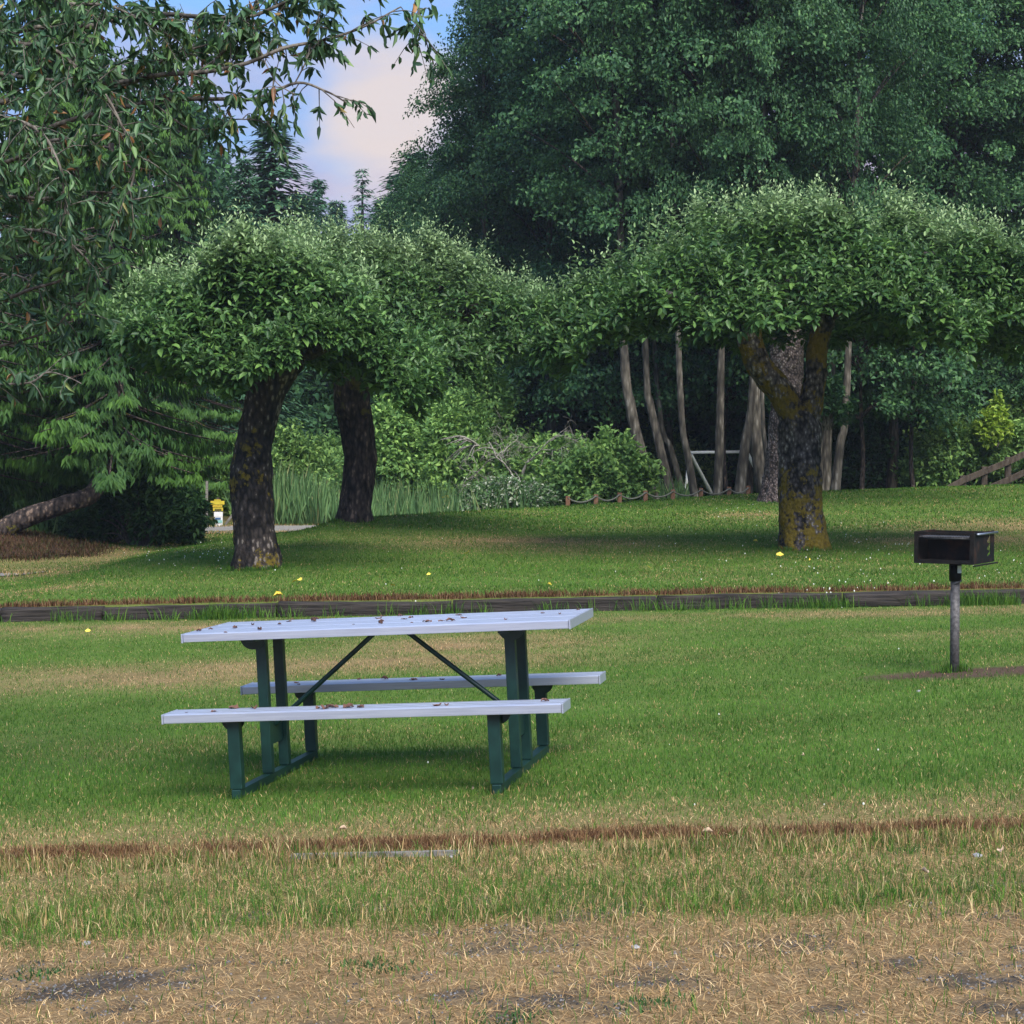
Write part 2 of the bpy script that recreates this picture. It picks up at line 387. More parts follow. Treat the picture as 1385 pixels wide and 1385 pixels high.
# ------------------------------------------------------------------ turf pattern (what grows where)
PA, PB = on(0, 1162), on(1385, 1118)
SLOPE = (PB[1] - PA[1]) / (PB[0] - PA[0])
STRIP = PA[1] - SLOPE * PA[0]
BANDS = [on(692, v)[1] for v in (1320, 1262, 1242, 1205, 1185, 1165, 1138, 1112, 1092, 1065)]
EDGE = on(692, 1235)[1]
def turf(x, y):
    """returns dryness 0..1, rust 0..1, bare 0..1 at ground points"""
    x = np.asarray(x, float); y = np.asarray(y, float)
    yy = y - SLOPE * x
    n1 = fbm(x * 1.1, y * 1.6, 21, 4); n2 = fbm(x * 3.1, y * 4.3, 22, 3); n3 = fbm(x * .5, y * .7, 23, 3)
    yn = yy + (n1 - .5) * .55 + (n2 - .5) * .25
    d = np.interp(yn, BANDS, [.985, .95, .62, .62, .76, .78, .82, .70, .40, .15])
    d = np.where(y > BANDS[-1] + 1, .13, d)
    def blob(cx, cy, rx, ry, a):
        q = ((x - cx) / rx) ** 2 + ((y - cy) / ry) ** 2
        return a * np.exp(-q * 1.1) * np.clip(.3 + 1.5 * n1, 0, 1.2)
    d = d + blob(-3.3, 14.7, 1.9, .75, .65) + blob(-.3, 16.2, 1.2, 1.1, .7) + blob(-1.5, 15.2, 2.0, .5, .35) + blob(.3, 14.6, 1.3, .4, .35)
    d = d + blob(3.9, 16.0, 1.2, .3, .25) + .5 * np.exp(-((y - 18.4) / .55) ** 2) * np.clip(2.2 * n1 - .4, 0, 1) + blob(-3.2, 18.3, 2.2, .7, .4)
    d = d + blob(.4, 27.5, 2.2, .9, .55) + blob(-.8, 26.2, 1.6, .7, .25) + blob(6.3, 27.2, 1.7, .9, .65) + blob(8.2, 30, 2.5, 1.6, .6) + blob(4.2, 33, 1.2, .7, .45) + blob(-5.3, 21.8, .8, .5, .4)
    d = d + np.where(y > 10, .28 * np.clip(n3 * 2 - 1.0, 0, 1) + .2 * np.clip(n2 * 2 - 1, 0, 1), 0)
    leftdry = sstep(-4.9, -5.9, x) * sstep(23.5, 25, y)
    d = np.maximum(d, .65 * leftdry * (.5 + n1))
    # rust coloured thatch along the buried board and behind the timbers
    st = yy - (STRIP + .02 + .16 * (n3 - .5) + .08 * (n1 - .5))
    r = np.exp(-(st / .10) ** 2) * np.clip(-.05 + 1.5 * n2, 0, .85)
    r = np.maximum(r, np.exp(-((y - (YT + .36)) / .2) ** 2) * np.clip(.15 + 1.5 * n1, 0, 1) * .9)
    # bare dark soil showing through
    b = sstep(.525, .60, .5 * fbm(x * 1.5, y * 2.4, 31, 3) + .5 * fbm(x * 8, y * 11, 33, 3)) * sstep(BANDS[1], BANDS[0] + .1, yn) * .9
    b = np.maximum(b, sstep(.62, .68, fbm(x * 2.2, y * 3.6, 32, 3)) * sstep(BANDS[4], BANDS[2], yn) * .5)
    q = ((x - 3.3) / .95) ** 2 + ((y - on(1291, 911)[1]) / .3) ** 2
    b = np.maximum(b, sstep(1.25, .6, q + (n2 - .5) * .9))
    b = np.maximum(b, sstep(.63, .66, n1) * (y > 12) * (y < 12.3) * .0)
    return np.clip(d, 0, 1), np.clip(r, 0, 1), np.clip(b, 0, 1)

GREEN = np.array([[.052, .126, .019], [.078, .162, .023], [.112, .205, .031], [.045, .115, .024]])
STRAW = np.array([[.47, .31, .14], [.34, .215, .098], [.62, .46, .25], [.18, .105, .05], [.50, .31, .15]])
RUST = np.array([[.11, .052, .026], [.16, .085, .042], [.065, .032, .018], [.23, .14, .075]])

RIB = {'gravel_path': ([(-14, 24.7), (-9, 25.0), (-7.2, 25.25), (-6.2, 25.6)], [.5, .42, .36, .1]),
       'gravel_track': ([(-7.5, 37.3), (-5.6, 38.2), (-3.6, 38.6), (2, 41.5)], [1.3, 1.5, 1.6, 1.6]),
       'sand_path': ([(2.5, 45.5), (4.4, 46.2), (7, 47)], [1.1, 1.5, 1.5]),
       'needle_litter': ([(-13, 28.6), (-8.8, 28.7), (-7.4, 28.9), (-6.5, 29.3)], [1.5, 1.5, 1.1, .5])}
def off_ribbons(x, y, f=.8):
    ok = np.ones(len(x), bool)
    for cl, hw in RIB.values():
        P = spline(np.array([(*p, 0) for p in cl], float), 40); w = np.interp(np.linspace(0, len(cl) - 1, 40), np.arange(len(cl)), hw)
        for p, ww in zip(P, w): ok &= ((x - p[0]) ** 2 + (y - p[1]) ** 2) > (ww * f) ** 2
    return ok

# ------------------------------------------------------------------ GROUND
def build_ground():
    gx = np.concatenate([-np.geomspace(400, 13, 30), np.arange(-12.6, 12.61, .14), np.geomspace(13, 400, 30)])
    gy = np.concatenate([[-60, -20, -5, 0, 2, 3.5], np.arange(4.5, 11, .09), np.arange(11, YT - .3, .14), np.arange(YT - .3, YT + .6, .06), np.arange(YT + .62, 46, .3), np.geomspace(46.5, 700, 40)])
    X, Y = np.meshgrid(gx, gy)
    Z = terrain(X, Y)
    d, r, b = turf(X, Y)
    near = (Y < 60)
    g = np.array([.055, .12, .018]); s = np.where((Y < BANDS[2] + .3)[..., None], np.array([.20, .135, .072]), np.array([.20, .14, .07])); ru = np.array([.12, .052, .022]); so = np.array([.085, .072, .066])
    n = fbm(X * 5, Y * 5, 44, 3)[..., None]
    c = g * (1 - d[..., None]) + s * d[..., None]
    c = c * (1 - r[..., None]) + ru * r[..., None]
    so = np.where((Y > 10)[..., None], np.array([.075, .05, .036]), np.array([.050, .043, .038]))
    c = c * (1 - b[..., None]) + so * b[..., None]
    c = c * (.75 + .5 * n)
    c = np.where(near[..., None], c, np.array([.03, .05, .02]))
    ny, nx = X.shape
    i = np.arange(ny - 1)[:, None] * nx; j = np.arange(nx - 1)[None]
    q = np.stack([i + j, i + j + 1, i + nx + j + 1, i + nx + j], -1).reshape(-1, 4)
    me = np_mesh('ground', np.stack([X, Y, Z], -1).reshape(-1, 3), q, M['ground'], True, {'col': c.reshape(-1, 3)})
    tag(link('ground', me), kind='structure')
build_ground()

# ------------------------------------------------------------------ GRASS (stuff)
def blades(x, y, L, W, lean, colr, name, label, seg=True, lay=None):
    n = len(x); z = terrain(x, y) - .004
    a = rng.uniform(0, 2 * pi, n)
    dirx, diry = np.cos(a), np.sin(a)
    b = a + pi / 2 + rng.normal(0, .5, n)
    sx, sy = np.cos(b) * W / 2, np.sin(b) * W / 2
    P = np.stack([x, y, z], 1); S = np.stack([sx, sy, np.zeros(n)], 1)
    H = np.stack([dirx * lean * L * .42, diry * lean * L * .42, L * (.6 * np.sqrt(np.clip(1 - lean ** 2, .01, 1)) + .13 * lean)], 1)
    T = np.stack([dirx * lean * L, diry * lean * L, L * np.sqrt(np.clip(1 - lean ** 2, .02, 1))], 1)
    if lay is not None: T[:, 2] = T[:, 2] * lay + .003; H[:, 2] = np.where(lay < 1, .58 * T[:, 2] + .002, H[:, 2])
    if seg:
        V = np.stack([P - S, P + S, P + H + S * .8, P + H - S * .8, P + T], 1).reshape(-1, 3); k = 5
        o = np.arange(n)[:, None] * 5
        fs = [o + np.array([[0, 1, 2, 3]]), o + np.array([[3, 2, 4]])]
    else:
        V = np.stack([P - S, P + S, P + T], 1).reshape(-1, 3); k = 3
        fs = [np.arange(n)[:, None] * 3 + np.array([[0, 1, 2]])]
    c = np.repeat(colr, k, 0)
    me = np_mesh(name, V, fs, M['grass'], False, {'col': c})
    o = link(name, me); tag(o, label, 'grass', kind='stuff')
    return o

def pick(pal, n):
    i = rng.integers(0, len(pal), n); j = rng.integers(0, len(pal), n); t = rng.random(n)[:, None]
    return (pal[i] * t + pal[j] * (1 - t)) * rng.uniform(.84, 1.2, n)[:, None]

def grass_zone(y0, y1, dens, Lr, Wr, name, label, seg, margin=1.2, kx=.29):
    A = 0; xs = []; ys = []
    for k in range(40):
        a, b = y0 + (y1 - y0) * k / 40, y0 + (y1 - y0) * (k + 1) / 40
        hw = kx * b + margin; dn = dens(.5 * (a + b)); n = int(2 * hw * (b - a) * dn)
        xx = rng.uniform(-hw, hw, n); kp = (np.abs(xx) < kx * b + .6) | (rng.random(n) < .6); xs.append(xx[kp]); ys.append(rng.uniform(a, b, n)[kp])
    x = np.concatenate(xs); y = np.concatenate(ys)
    d, r, b = turf(x, y)
    keep = (rng.random(len(x)) > b * .84) & (rng.random(len(x)) < np.where(y < 7.3, .45 + .9 * fbm(x * 6, y * 7, 63, 2), 1))
    if y1 > YT: keep &= off_ribbons(x, y)
    x, y, d, r = x[keep], y[keep], d[keep], r[keep]; n = len(x)
    c = pick(GREEN, n)
    mow = .5 + .5 * np.sin((y + .1 * x) * 2 * pi / 1.9)                         # mowing stripes, tinted into the blades as paler and darker bands
    c *= ((.72 + .56 * fbm(x * .8, y * 1.4, 61, 3)) * (1 + .24 * (mow - .5)))[:, None]
    isd = rng.random(n) < d * .95
    c[isd] = pick(STRAW, int(isd.sum())) * np.where(y[isd] < 8, rng.uniform(.6, 1.45, int(isd.sum())), 1)[:, None]
    isr = rng.random(n) < r * .95
    c[isr] = pick(RUST, int(isr.sum()))
    L = rng.uniform(*Lr, n) * (1 + .35 * (fbm(x * 1.7, y * 1.7, 62, 2) - .5) * 2); W = rng.uniform(*Wr, n)
    sc = np.clip(np.sqrt((y / y0)), 1, 3)
    lean = np.clip(rng.normal(.5, .22, n) + (.34 + .12 * (y < 7)) * isd + .3 * isr, .05, .985)
    L = L * np.where(isd, rng.uniform(.7, 1.3, n), 1)
    flat = np.where(isd & (y < 8), rng.uniform(.12, .5, n), np.where(isd, .7, 1.0)); L = L * np.where(isd & (y < 8), rng.uniform(.8, 1.9, n), 1)
    return blades(x, y, L, W, lean, c, name, label, seg, flat)

grass_zone(4.7, 7.3, lambda y: 12500, (.025, .055), (.0018, .0032), 'grass', 'dry straw coloured grass with dark bare patches along the bottom edge', True, 2.6)
grass_zone(7.3, 11.5, lambda y: 5600 - 500 * (y - 7.3), (.018, .038), (.0024, .004), 'grass', 'short lawn of green and tan grass around the picnic table', True, 2.6)
grass_zone(11.5, YT - .02, lambda y: 3000 - 170 * (y - 11.5), (.016, .032), (.0045, .007), 'grass', 'mown green lawn between the picnic table and the timber edging', False, 2.8)
grass_zone(YT + .22, 29.5, lambda y: 1150 - 36 * (y - 19.5), (.022, .042), (.008, .013), 'grass', 'green grass on the raised mound under the umbrella shaped trees', False, 3.4)
grass_zone(29.5, 42, lambda y: 380, (.028, .05), (.016, .024), 'grass', 'grass on the far crest of the mound', False, 3.0, .28)
# taller tufts: along the timbers, around trunks, in the dry strip
def tufts(pts, nper, Lr, Wr, spread, pal, name, label):
    pts = np.asarray(pts); n = len(pts) * nper
    c = np.repeat(pts, nper, 0)
    x = c[:, 0] + rng.normal(0, spread, n); y = c[:, 1] + rng.normal(0, spread * .7, n)
    return blades(x, y, rng.uniform(*Lr, n), rng.uniform(*Wr, n), np.clip(rng.normal(.5, .22, n), .05, .95), pick(pal, n), name, label, True)
tx = rng.uniform(-6.5, 6.5, 52)
tx = np.concatenate([tx, rng.normal(-2.9, .25, 20), rng.normal(3.1, .1, 8), rng.normal(4.7, .2, 22)])
tufts(np.stack([tx, YT - .16 + rng.normal(0, .03, len(tx))], 1), 26, (.06, .2), (.005, .009), .07, GREEN, 'grass', 'longer grass blades growing against the front of the timber edging')
tx = rng.uniform(-6.5, 6.5, 330)
tufts(np.stack([tx, YT + .3 + rng.normal(0, .05, len(tx))], 1), 22, (.04, .10), (.006, .010), .07, RUST, 'grass', 'rust brown dead grass overhanging the back of the timber edging')
yyb = lambda x: STRIP + SLOPE * x
tx = rng.uniform(-5, 5, 1500); tx = tx[rng.random(1500) < -.15 + 1.3 * fbm(tx * 3.1, tx * 0, 64, 3)]
tufts(np.stack([tx, yyb(tx) + .04 + .18 * (fbm(tx * 1.7, tx * 0, 65, 3) - .5) + rng.normal(0, .045, len(tx))], 1), 34, (.02, .05), (.0025, .0045), .06, np.vstack([RUST, RUST * 1.3, STRAW[1:2], STRAW[3:4]]), 'grass', 'rust brown thatch strip in front of the picnic table')
tx = rng.uniform(-5, 5, 330)
tufts(np.stack([tx, yyb(tx) - .26 + rng.normal(0, .09, len(tx))], 1), 34, (.035, .085), (.0025, .0045), .08, np.vstack([GREEN * .85, STRAW[:4]]), 'grass', 'taller green and tan grass below the rust brown strip')
tx = rng.uniform(-5, 5, 280)
tufts(np.stack([tx, EDGE + SLOPE * tx + rng.normal(0, .09, len(tx))], 1), 26, (.03, .085), (.0025, .0045), .08, np.vstack([GREEN, STRAW[:3]]), 'grass', 'ragged green grass edge above the dry foreground')
wx = np.array([on(u, v)[:2] for u, v in ((455, 1235), (712, 1237), (880, 1362), (1240, 1150), (60, 1320), (490, 1305), (520, 1315), (1300, 1205), (1210, 1213), (690, 1383))])
tufts(wx, 90, (.012, .03), (.004, .008), .055, np.array([[.045, .10, .035], [.07, .14, .045]]), 'weeds', 'low green weed clumps in the dry foreground grass')

tx = rng.uniform(-10, -6.2, 900); ty = rng.uniform(27.0, 30.4, 900)
kk = ~off_ribbons(tx, ty, 1.12)
tufts(np.stack([tx, ty], 1)[kk], 26, (.03, .13), (.006, .016), .12, np.array([[.06, .03, .018], [.10, .055, .03], [.03, .018, .012], [.14, .09, .05], [.05, .07, .02]]), 'needle_duff', 'brown fallen needles and twigs under the cedars at the left')
def grit():
    n = 60000; x = rng.uniform(-2.6, 2.6, n); y = rng.uniform(4.7, 8.0, n)
    d, r, b = turf(x, y); k = rng.random(n) < b * 1.0; x, y = x[k], y[k]; n = len(x)
    s_ = rng.uniform(.002, .0065, n); z = terrain(x, y)
    o = np.array([[1, 0, 0], [-.5, .85, 0], [-.5, -.85, 0], [.1, .1, .9]])
    a = rng.uniform(0, 6.28, n); c_, s2 = np.cos(a), np.sin(a)
    V = np.stack([np.stack([x + s_ * (p[0] * c_ - p[1] * s2), y + s_ * (p[0] * s2 + p[1] * c_), z + s_ * p[2]], 1) for p in o], 1).reshape(-1, 3)
    i = np.arange(n)[:, None] * 4
    q = np.concatenate([i + np.array([[0, 1, 3]]), i + np.array([[1, 2, 3]]), i + np.array([[2, 0, 3]])])
    g = .02 + .16 * rng.random(n) ** 2; c = np.repeat(np.stack([g, g * .96, g * .97], 1), 4, 0)
    tag(link('gravel_bits', np_mesh('gravel_bits', V, q, M['grit'], False, {'col': c})), 'dark grit and gravel showing in the worn patches of the foreground', 'gravel', kind='stuff')
M['grit'] = attr_mat('grit', .9)
grit()

# longer grass left by the mower round the trunks, the barbecue post and along the gravel
ring = []
for cx_, cy_, rr in ((*on(348, 769)[:2], .33), (*on(1087, 743)[:2], .36), (float(at(478, 700, 31)[0]), 31.0, .35), (*on(1291, 909)[:2], .05)):
    for k in range(46 if rr > .1 else 8):
        a = rng.uniform(0, 2 * pi); ring.append((cx_ + cos(a) * rr, cy_ + sin(a) * rr))
tufts(ring, 16, (.03, .09), (.006, .011), .04, GREEN, 'grass', 'longer grass left uncut around the tree trunks and the barbecue post')
edge = []
for nm in ('gravel_path', 'gravel_track'):
    cl, hw = RIB[nm]; P = spline(np.array([(*p, 0) for p in cl], float), 90); w = np.interp(np.linspace(0, len(cl) - 1, 90), np.arange(len(cl)), hw)
    for p, ww in zip(P, w):
        for sgn in (-1, 1): edge += [(p[0] + rng.normal(0, .1), p[1] + sgn * ww * rng.uniform(.75, 1.15)) for _ in range(4 if nm == 'gravel_track' else 1)]
tufts(edge, 10, (.03, .08), (.010, .018), .08, np.vstack([GREEN[:2], STRAW[:3]]), 'grass', 'ragged green and tan grass fringing the gravel')

# white clover flowers sprinkled on the mound
def clover():
    cl = []
    for u, v, s, n in ((1150, 785, 60, 40), (1190, 740, 45, 30), (1060, 735, 40, 14), (250, 755, 45, 40), (310, 745, 30, 25), (900, 740, 70, 25), (1350, 770, 40, 25), (990, 690, 25, 12), (600, 760, 120, 10), (1000, 1010, 250, 8)):
        for k in range(n):
            cl.append(on(np.clip(u + rng.normal(0, s), -60, 1450), np.clip(v + rng.normal(0, s * .3), 672, 1100)))
    parts = []
    for p in cl:
        r = rng.uniform(.004, .009) * (1 if p[1] > 15 else .6)
        V, Q = tube_np([p + np.array([0, 0, .035]), p + np.array([0, 0, .035 + r]), p + np.array([0, 0, .035 + 2 * r])], [r * .5, r, r * .4], 5)
        parts.append((V, Q))
    V, Q = merge(parts)
    tag(link('clover_flowers', np_mesh('clover_flowers', V, Q, M['clover'])), 'tiny white clover flowers sprinkled over the lawn and mound', 'flowers', kind='stuff')
clover()

# ------------------------------------------------------------------ paths (structure)
def ribbon(name, cl, hw, mat, lift=.012, n=60, seg=8):
    P = spline(np.array([(*p, 0) for p in cl], float), n)
    T = np.gradient(P, axis=0); T = nrm(T); S = np.stack([-T[:, 1], T[:, 0], 0 * T[:, 0]], 1)
    w = np.interp(np.linspace(0, len(cl) - 1, n), np.arange(len(cl)), hw)
    wob = 1 + .18 * (fbm(np.linspace(0, 9, n), 0 * w, 71, 2) - .5)
    V = np.stack([P + S * (w * wob * k)[:, None] for k in np.linspace(-1, 1, seg)], 1)
    V[..., 2] = terrain(V[..., 0], V[..., 1]) + lift
    i = np.arange(n - 1)[:, None] * seg; j = np.arange(seg - 1)[None]
    q = np.stack([i + j, i + j + 1, i + seg + j + 1, i + seg + j], -1).reshape(-1, 4)
    o = link(name, np_mesh(name, V.reshape(-1, 3), q, mat, True)); tag(o, kind='structure'); return o
ribbon('gravel_path', *RIB['gravel_path'], M['gravel'], .015)
ribbon('gravel_track', *RIB['gravel_track'], M['gravel'], .02)
ribbon('sand_path', *RIB['sand_path'], M['sand'], .03)
ribbon('needle_litter', *RIB['needle_litter'], M['litter'], .03, 60, 14)

# ------------------------------------------------------------------ TIMBER EDGING
def timber(u0, u1, dz, dy, tilt, label):
    x0, x1 = (u0 - C0) / F * YT, (u1 - C0) / F * YT
    n = max(12, int((x1 - x0) * 14)); L = x1 - x0; m = 20
    xs = np.linspace(0, L, n); prof = []
    hw, hh = .09, .08
    for k in range(m):
        a = 2 * pi * k / m; e = .28
        prof.append((hw * np.sign(cos(a)) * abs(cos(a)) ** e, hh * np.sign(sin(a)) * abs(sin(a)) ** e))
    prof = np.array(prof)
    V = np.zeros((n, m, 3)); V[..., 0] = xs[:, None]
    V[..., 1] = prof[None, :, 0]; V[..., 2] = prof[None, :, 1]
    s = rng.random() * 50
    dd = (noise3(V[..., 0] * 1.4 + s, V[..., 1] * 40, V[..., 2] * 40, 8) - .5) * .022 + (noise3(V[..., 0] * 3 + s, V[..., 1] * 12, V[..., 2] * 12, 9) - .5) * .02
    V[..., 1] += dd * np.sign(prof[None, :, 0]); V[..., 2] += dd * np.sign(prof[None, :, 1])
    q = []
    i = np.arange(n - 1)[:, None] * m; j = np.arange(m)[None]
    q = np.stack([i + j, i + (j + 1) % m, i + m + (j + 1) % m, i + m + j], -1).reshape(-1, 4)
    caps = np.array([list(range(m))[::-1], list(range((n - 1) * m, n * m))])
    me = np_mesh('timber_beam', V.reshape(-1, 3), [q, caps], M['tie'], False)
    dz -= .012 + .012 * math.sin(u0 * 1.7); tilt += .014 * math.sin(u0 * .9)
    z0 = gz(x0 + .1, YT - .2) + .058 + dz; z1 = gz(x1 - .1, YT - .2) + .058 + dz + tilt
    o = link('timber_beam', me, None, (x0, YT + dy, z0)); o.rotation_euler = (0, -math.atan2(z1 - z0, L), 0)
    tag(o, label, 'timber', 'weathered timbers edging the mound')
for a in ((-330, -2, .0, .03, 0, 'dark timber beam at the far left end of the edging, partly outside the picture'),
          (2, 138, .0, .03, 0, 'low dark timber beam sunk in the grass at the left of the edging'),
          (140, 373, 0, 0, 0, 'grey timber beam below the left front tree, behind the table end'),
          (376, 610, 0, .01, 0, 'timber beam hidden along the back edge of the tabletop'),
          (613, 888, .0, 0, 0, 'dark timber beam right behind the right end of the tabletop'),
          (890, 1138, -.0, .015, 0, 'timber beam below the mossy forked tree, with brown grass on top'),
          (1142, 1392, .01, -.03, 0, 'cracked grey timber beam behind the barbecue post'),
          (1397, 1640, .0, 0, 0, 'timber beam at the far right end of the edging, partly outside the picture')): timber(*a)
mb = MB()
# a buried board whose top edge shows in the dry strip
xa, xb = on(395, 1163), on(622, 1158)
o = MB().bar((xa[0], xa[1], gz(*xa[:2]) - .004), (xb[0], xb[1], gz(*xb[:2]) - .004), .022, .05, .003).build('edging_board', M['board'])
tag(o, 'thin grey board edge showing in the grass below the rust brown strip', 'board')
for u, v, s in ((117, 1278, .016), (860, 1283, .014), (610, 1160, .01), (1322, 1160, .02), (1243, 936, .016)):
    p = on(u, v); bm = bmesh.new(); bmesh.ops.create_icosphere(bm, subdivisions=2, radius=s)
    for vt in bm.verts: vt.co *= 1 + random.uniform(-.2, .2); vt.co.z *= .55
    me = bpy.data.meshes.new('stone'); bm.to_mesh(me); bm.free(); me.materials.append(M['stone'])
    o = link('stone', me, None, (p[0], p[1], p[2] + s * .3))
    tag(o, {117: 'grey stone lying in the dry grass at the left', 860: 'small pale stone in the dry grass right of the middle', 610: 'tiny pale stone at the right end of the buried board',
            1322: 'pale stone in the grass near the right edge', 1243: 'pale pebble on the lawn in front of the barbecue post'}[u], 'stone', 'small stones in the grass')

# ------------------------------------------------------------------ PICNIC TABLE
tab = empty('picnic_table', (-.5707, 9.6179, CAMZ - 1.6594), 0, 'silver plank picnic table with two attached benches on dark green steel legs', 'table')
tab.rotation_euler = (-.0041, .0542, 0)
# yaw first, then roll about own depth axis, as fitted
Rm = Matrix.Rotation(-.1951, 3, 'Z') @ Matrix.Rotation(-.0542, 3, 'Y') @ Matrix.Rotation(-.0041, 3, 'X')
tab.rotation_euler = Rm.to_euler()
HL, TW, SO, SW, LX, LY, HT, HS = .976, .3556, .5684, .1014, .636, .60, .7745, .4167
def planks(y0, y1, z, n, th, ribs=True):
    mb = MB(); w = (y1 - y0) / n
    for k in range(n):
        c = y0 + w * (k + .5)
        mb.box((0, c, z - th / 2), (2 * HL - .02, w - (.007 if n > 1 else 0), th), None, .003)
        for s in (-.28, 0, .28):                                # shallow extruded ribs along the plank
            mb.box((0, c + s * w, z + .0006), (2 * HL - .024, w * .2, .0022), None, .0007)
    return mb
def endcaps(par, y0, y1, z, th):
    for s in (-1, 1): MB().box((s * (HL - .004), (y0 + y1) / 2, z - th / 2 - .0005), (.008, y1 - y0 + .004, th + .005), None, .002).build('end_cap', M['alu'], par)
t = planks(-TW, TW, HT, 3, .040).build('tabletop', M['alu'], tab)
endcaps(t, -TW, TW, HT, .040)
for s in (-1, 1):
    y0, y1 = s * SO - SW, s * SO + SW
    st = planks(y0, y1, HS, 1, .042).build('seat', M['alu'], tab)
    endcaps(st, y0, y1, HS, .042)
def halfdisc(c, r, t, n=14):
    poly = [(r * cos(a), r * .95 * sin(a)) for a in np.linspace(pi, 2 * pi, n)]
    return MB().prism(poly, lambda a, b, d: (c[0] + a, c[1] + d, c[2] + b), t)
for s in (-1, 1):
    fr = MB().box((s * LX, 0, .022), (.045, 2 * LY + .06, .044), None, .004).build('foot_rail', M['green'], tab)
    for y in (-LY, LY):
        MB().box((s * LX, y, (HS - .042 + .044) / 2 + .001), (.06, .05, HS - .042 - .046), None, .004).build('leg', M['green'], tab)
        halfdisc((s * (LX + .015), y - math.copysign(.029, y) * 1, HS - .043), .058, .007).build('seat_bracket', M['green'], tab)
    for y in (-.135, .135):
        MB().box((s * LX, y, (HT - .040 + .044) / 2 + .001), (.052, .045, HT - .040 - .046), None, .004).build('leg', M['green'], tab)
    halfdisc((s * LX + (.012 if s > 0 else -.035), -.163, HT - .041), .066, .007).build('top_bracket', M['green'], tab)
    MB().box((s * LX, 0, HT - .048), (.05, 2 * TW - .10, .014), None, .003).build('cross_rail', M['green'], tab)
    g = MB().prism([(-.11, .18), (.11, .18), (.11, .29), (.05, .33), (-.05, .33), (-.11, .29)], lambda a, b, d: (s * (LX - .002) + d, a, b), .006).build('gusset_plate', M['green'], tab)
    if s > 0:
        MB().box((LX + .0035, -.03, .245), (.002, .03, .05)).build('sticker', M['white'], g)
    pts = spline(np.array([(s * (LX - .004), 0, .275), (s * (LX - .05), 0, .312), (s * .12, 0, HT - .085), (s * .085, 0, HT - .055), (s * .03, 0, HT - .047)]), 30)
    MB().tube(pts, .0125, 10).build('brace', M['green'], tab, True)
MB().box((0, 0, HT - .046), (.26, .04, .008), None, .002).build('brace_plate', M['green'], tab)
TM = Matrix.Translation(tab.location) @ Rm.to_4x4()

legs = [TM @ Vector((sx * LX + dx, sy * (LY + .02), 0)) for sx in (-1, 1) for sy in (-1, -.6, -.2, .2, .6, 1) for dx in (-.03, .03)]
tufts([(p.x, p.y) for p in legs], 9, (.025, .07), (.0025, .0045), .035, np.vstack([GREEN, STRAW[:1]]), 'grass', 'uncut grass growing against the foot rails of the picnic table')

def curled_leaf(s, seed, mat):
    r = np.random.default_rng(seed); bm = bmesh.new(); n = 7; vs = []
    cu = r.uniform(.8, 2.2)
    for i in range(n):
        t = i / (n - 1); w = s * .34 * math.sin(pi * (t * .92 + .04)) ** .8
        for k in (-1, -.4, .4, 1):
            a = k * cu
            vs.append(bm.verts.new((s * (t - .5) + r.normal(0, s * .03), w * math.sin(a) / max(cu * .55, .6), w * (1 - math.cos(a)) * .8 + s * .12 * math.sin(pi * t * 2 + seed) ** 2)))
    for i in range(n - 1):
        for k in range(3): bm.faces.new((vs[i * 4 + k], vs[i * 4 + k + 1], vs[i * 4 + 5 + k], vs[i * 4 + 4 + k]))
    me = bpy.data.meshes.new('dry_leaf'); bm.to_mesh(me); bm.free(); me.materials.append(mat)
    me.polygons.foreach_set('use_smooth', np.ones(len(me.polygons), bool))
    return me
DL = [curled_leaf(1.0, k, M['dry']) for k in range(6)]
def scatter_leaves(lst, z, label, group):
    for x, y, s in lst:
        p = TM @ Vector((x, y, z + .001))
        o = link('dry_leaf', random.choice(DL), None, p); o.scale = (s, s, s); o.rotation_euler = (random.uniform(-.1, .1), -.0542 + random.uniform(-.1, .1), random.uniform(0, 6.28))
        tag(o, label, 'leaf', group)
def table_xy(u, v, z):
    """where a pixel's ray meets the table plane of height z, in table coordinates"""
    d = FW + RT * (u - C0) / F + UP * (C0 - v) / F
    n = TM.to_3x3() @ Vector((0, 0, 1)); p0 = TM @ Vector((0, 0, z))
    t = (p0 - Vector(CAM)).dot(n) / Vector(d).dot(n)
    q = TM.inverted() @ (Vector(CAM) + Vector(d) * t); return q.x, q.y
def spots(px, z, ylo, yhi):
    out = []
    for u, v, s in px:
        x, y = table_xy(u, v, z); out.append((min(max(x, -.94), .94), min(max(y, ylo), yhi), s))
    return out
A = [(268, 854, .03), (285, 852, .025), (318, 850, .03), (351, 852.5, .035), (342, 846, .03), (378, 845, .022), (391, 841, .032), (400, 837.5, .026), (424, 841, .05), (427, 838, .035),
     (515, 844, .04), (516, 841, .026), (512, 837, .042), (523, 832, .03), (541, 834, .028), (547, 838, .034), (556, 836, .03), (578, 841.5, .05), (597, 840.5, .034), (609, 840.5, .05), (621, 832.5, .036), (627, 836.5, .036), (296, 858, .02), (684, 838.5, .024), (734, 829.5, .022), (757, 831, .024), (782, 825.5, .022), (478, 845, .018), (557, 843, .016)]
scatter_leaves(spots(A, HT, -TW + .02, TW - .02), HT, 'small curled brown leaf lying on the silver tabletop', 'dry leaves on the tabletop')
B = [(289, 963, .03), (316, 958.5, .055), (344, 958.5, .045), (440, 959, .06), (446, 957, .045), (453, 957.5, .04), (468, 957.5, .04), (473, 957.5, .045), (488, 957.5, .04), (591, 955, .045), (604, 954.5, .03), (737, 949, .04), (252, 964.5, .016), (430, 958.5, .03)]
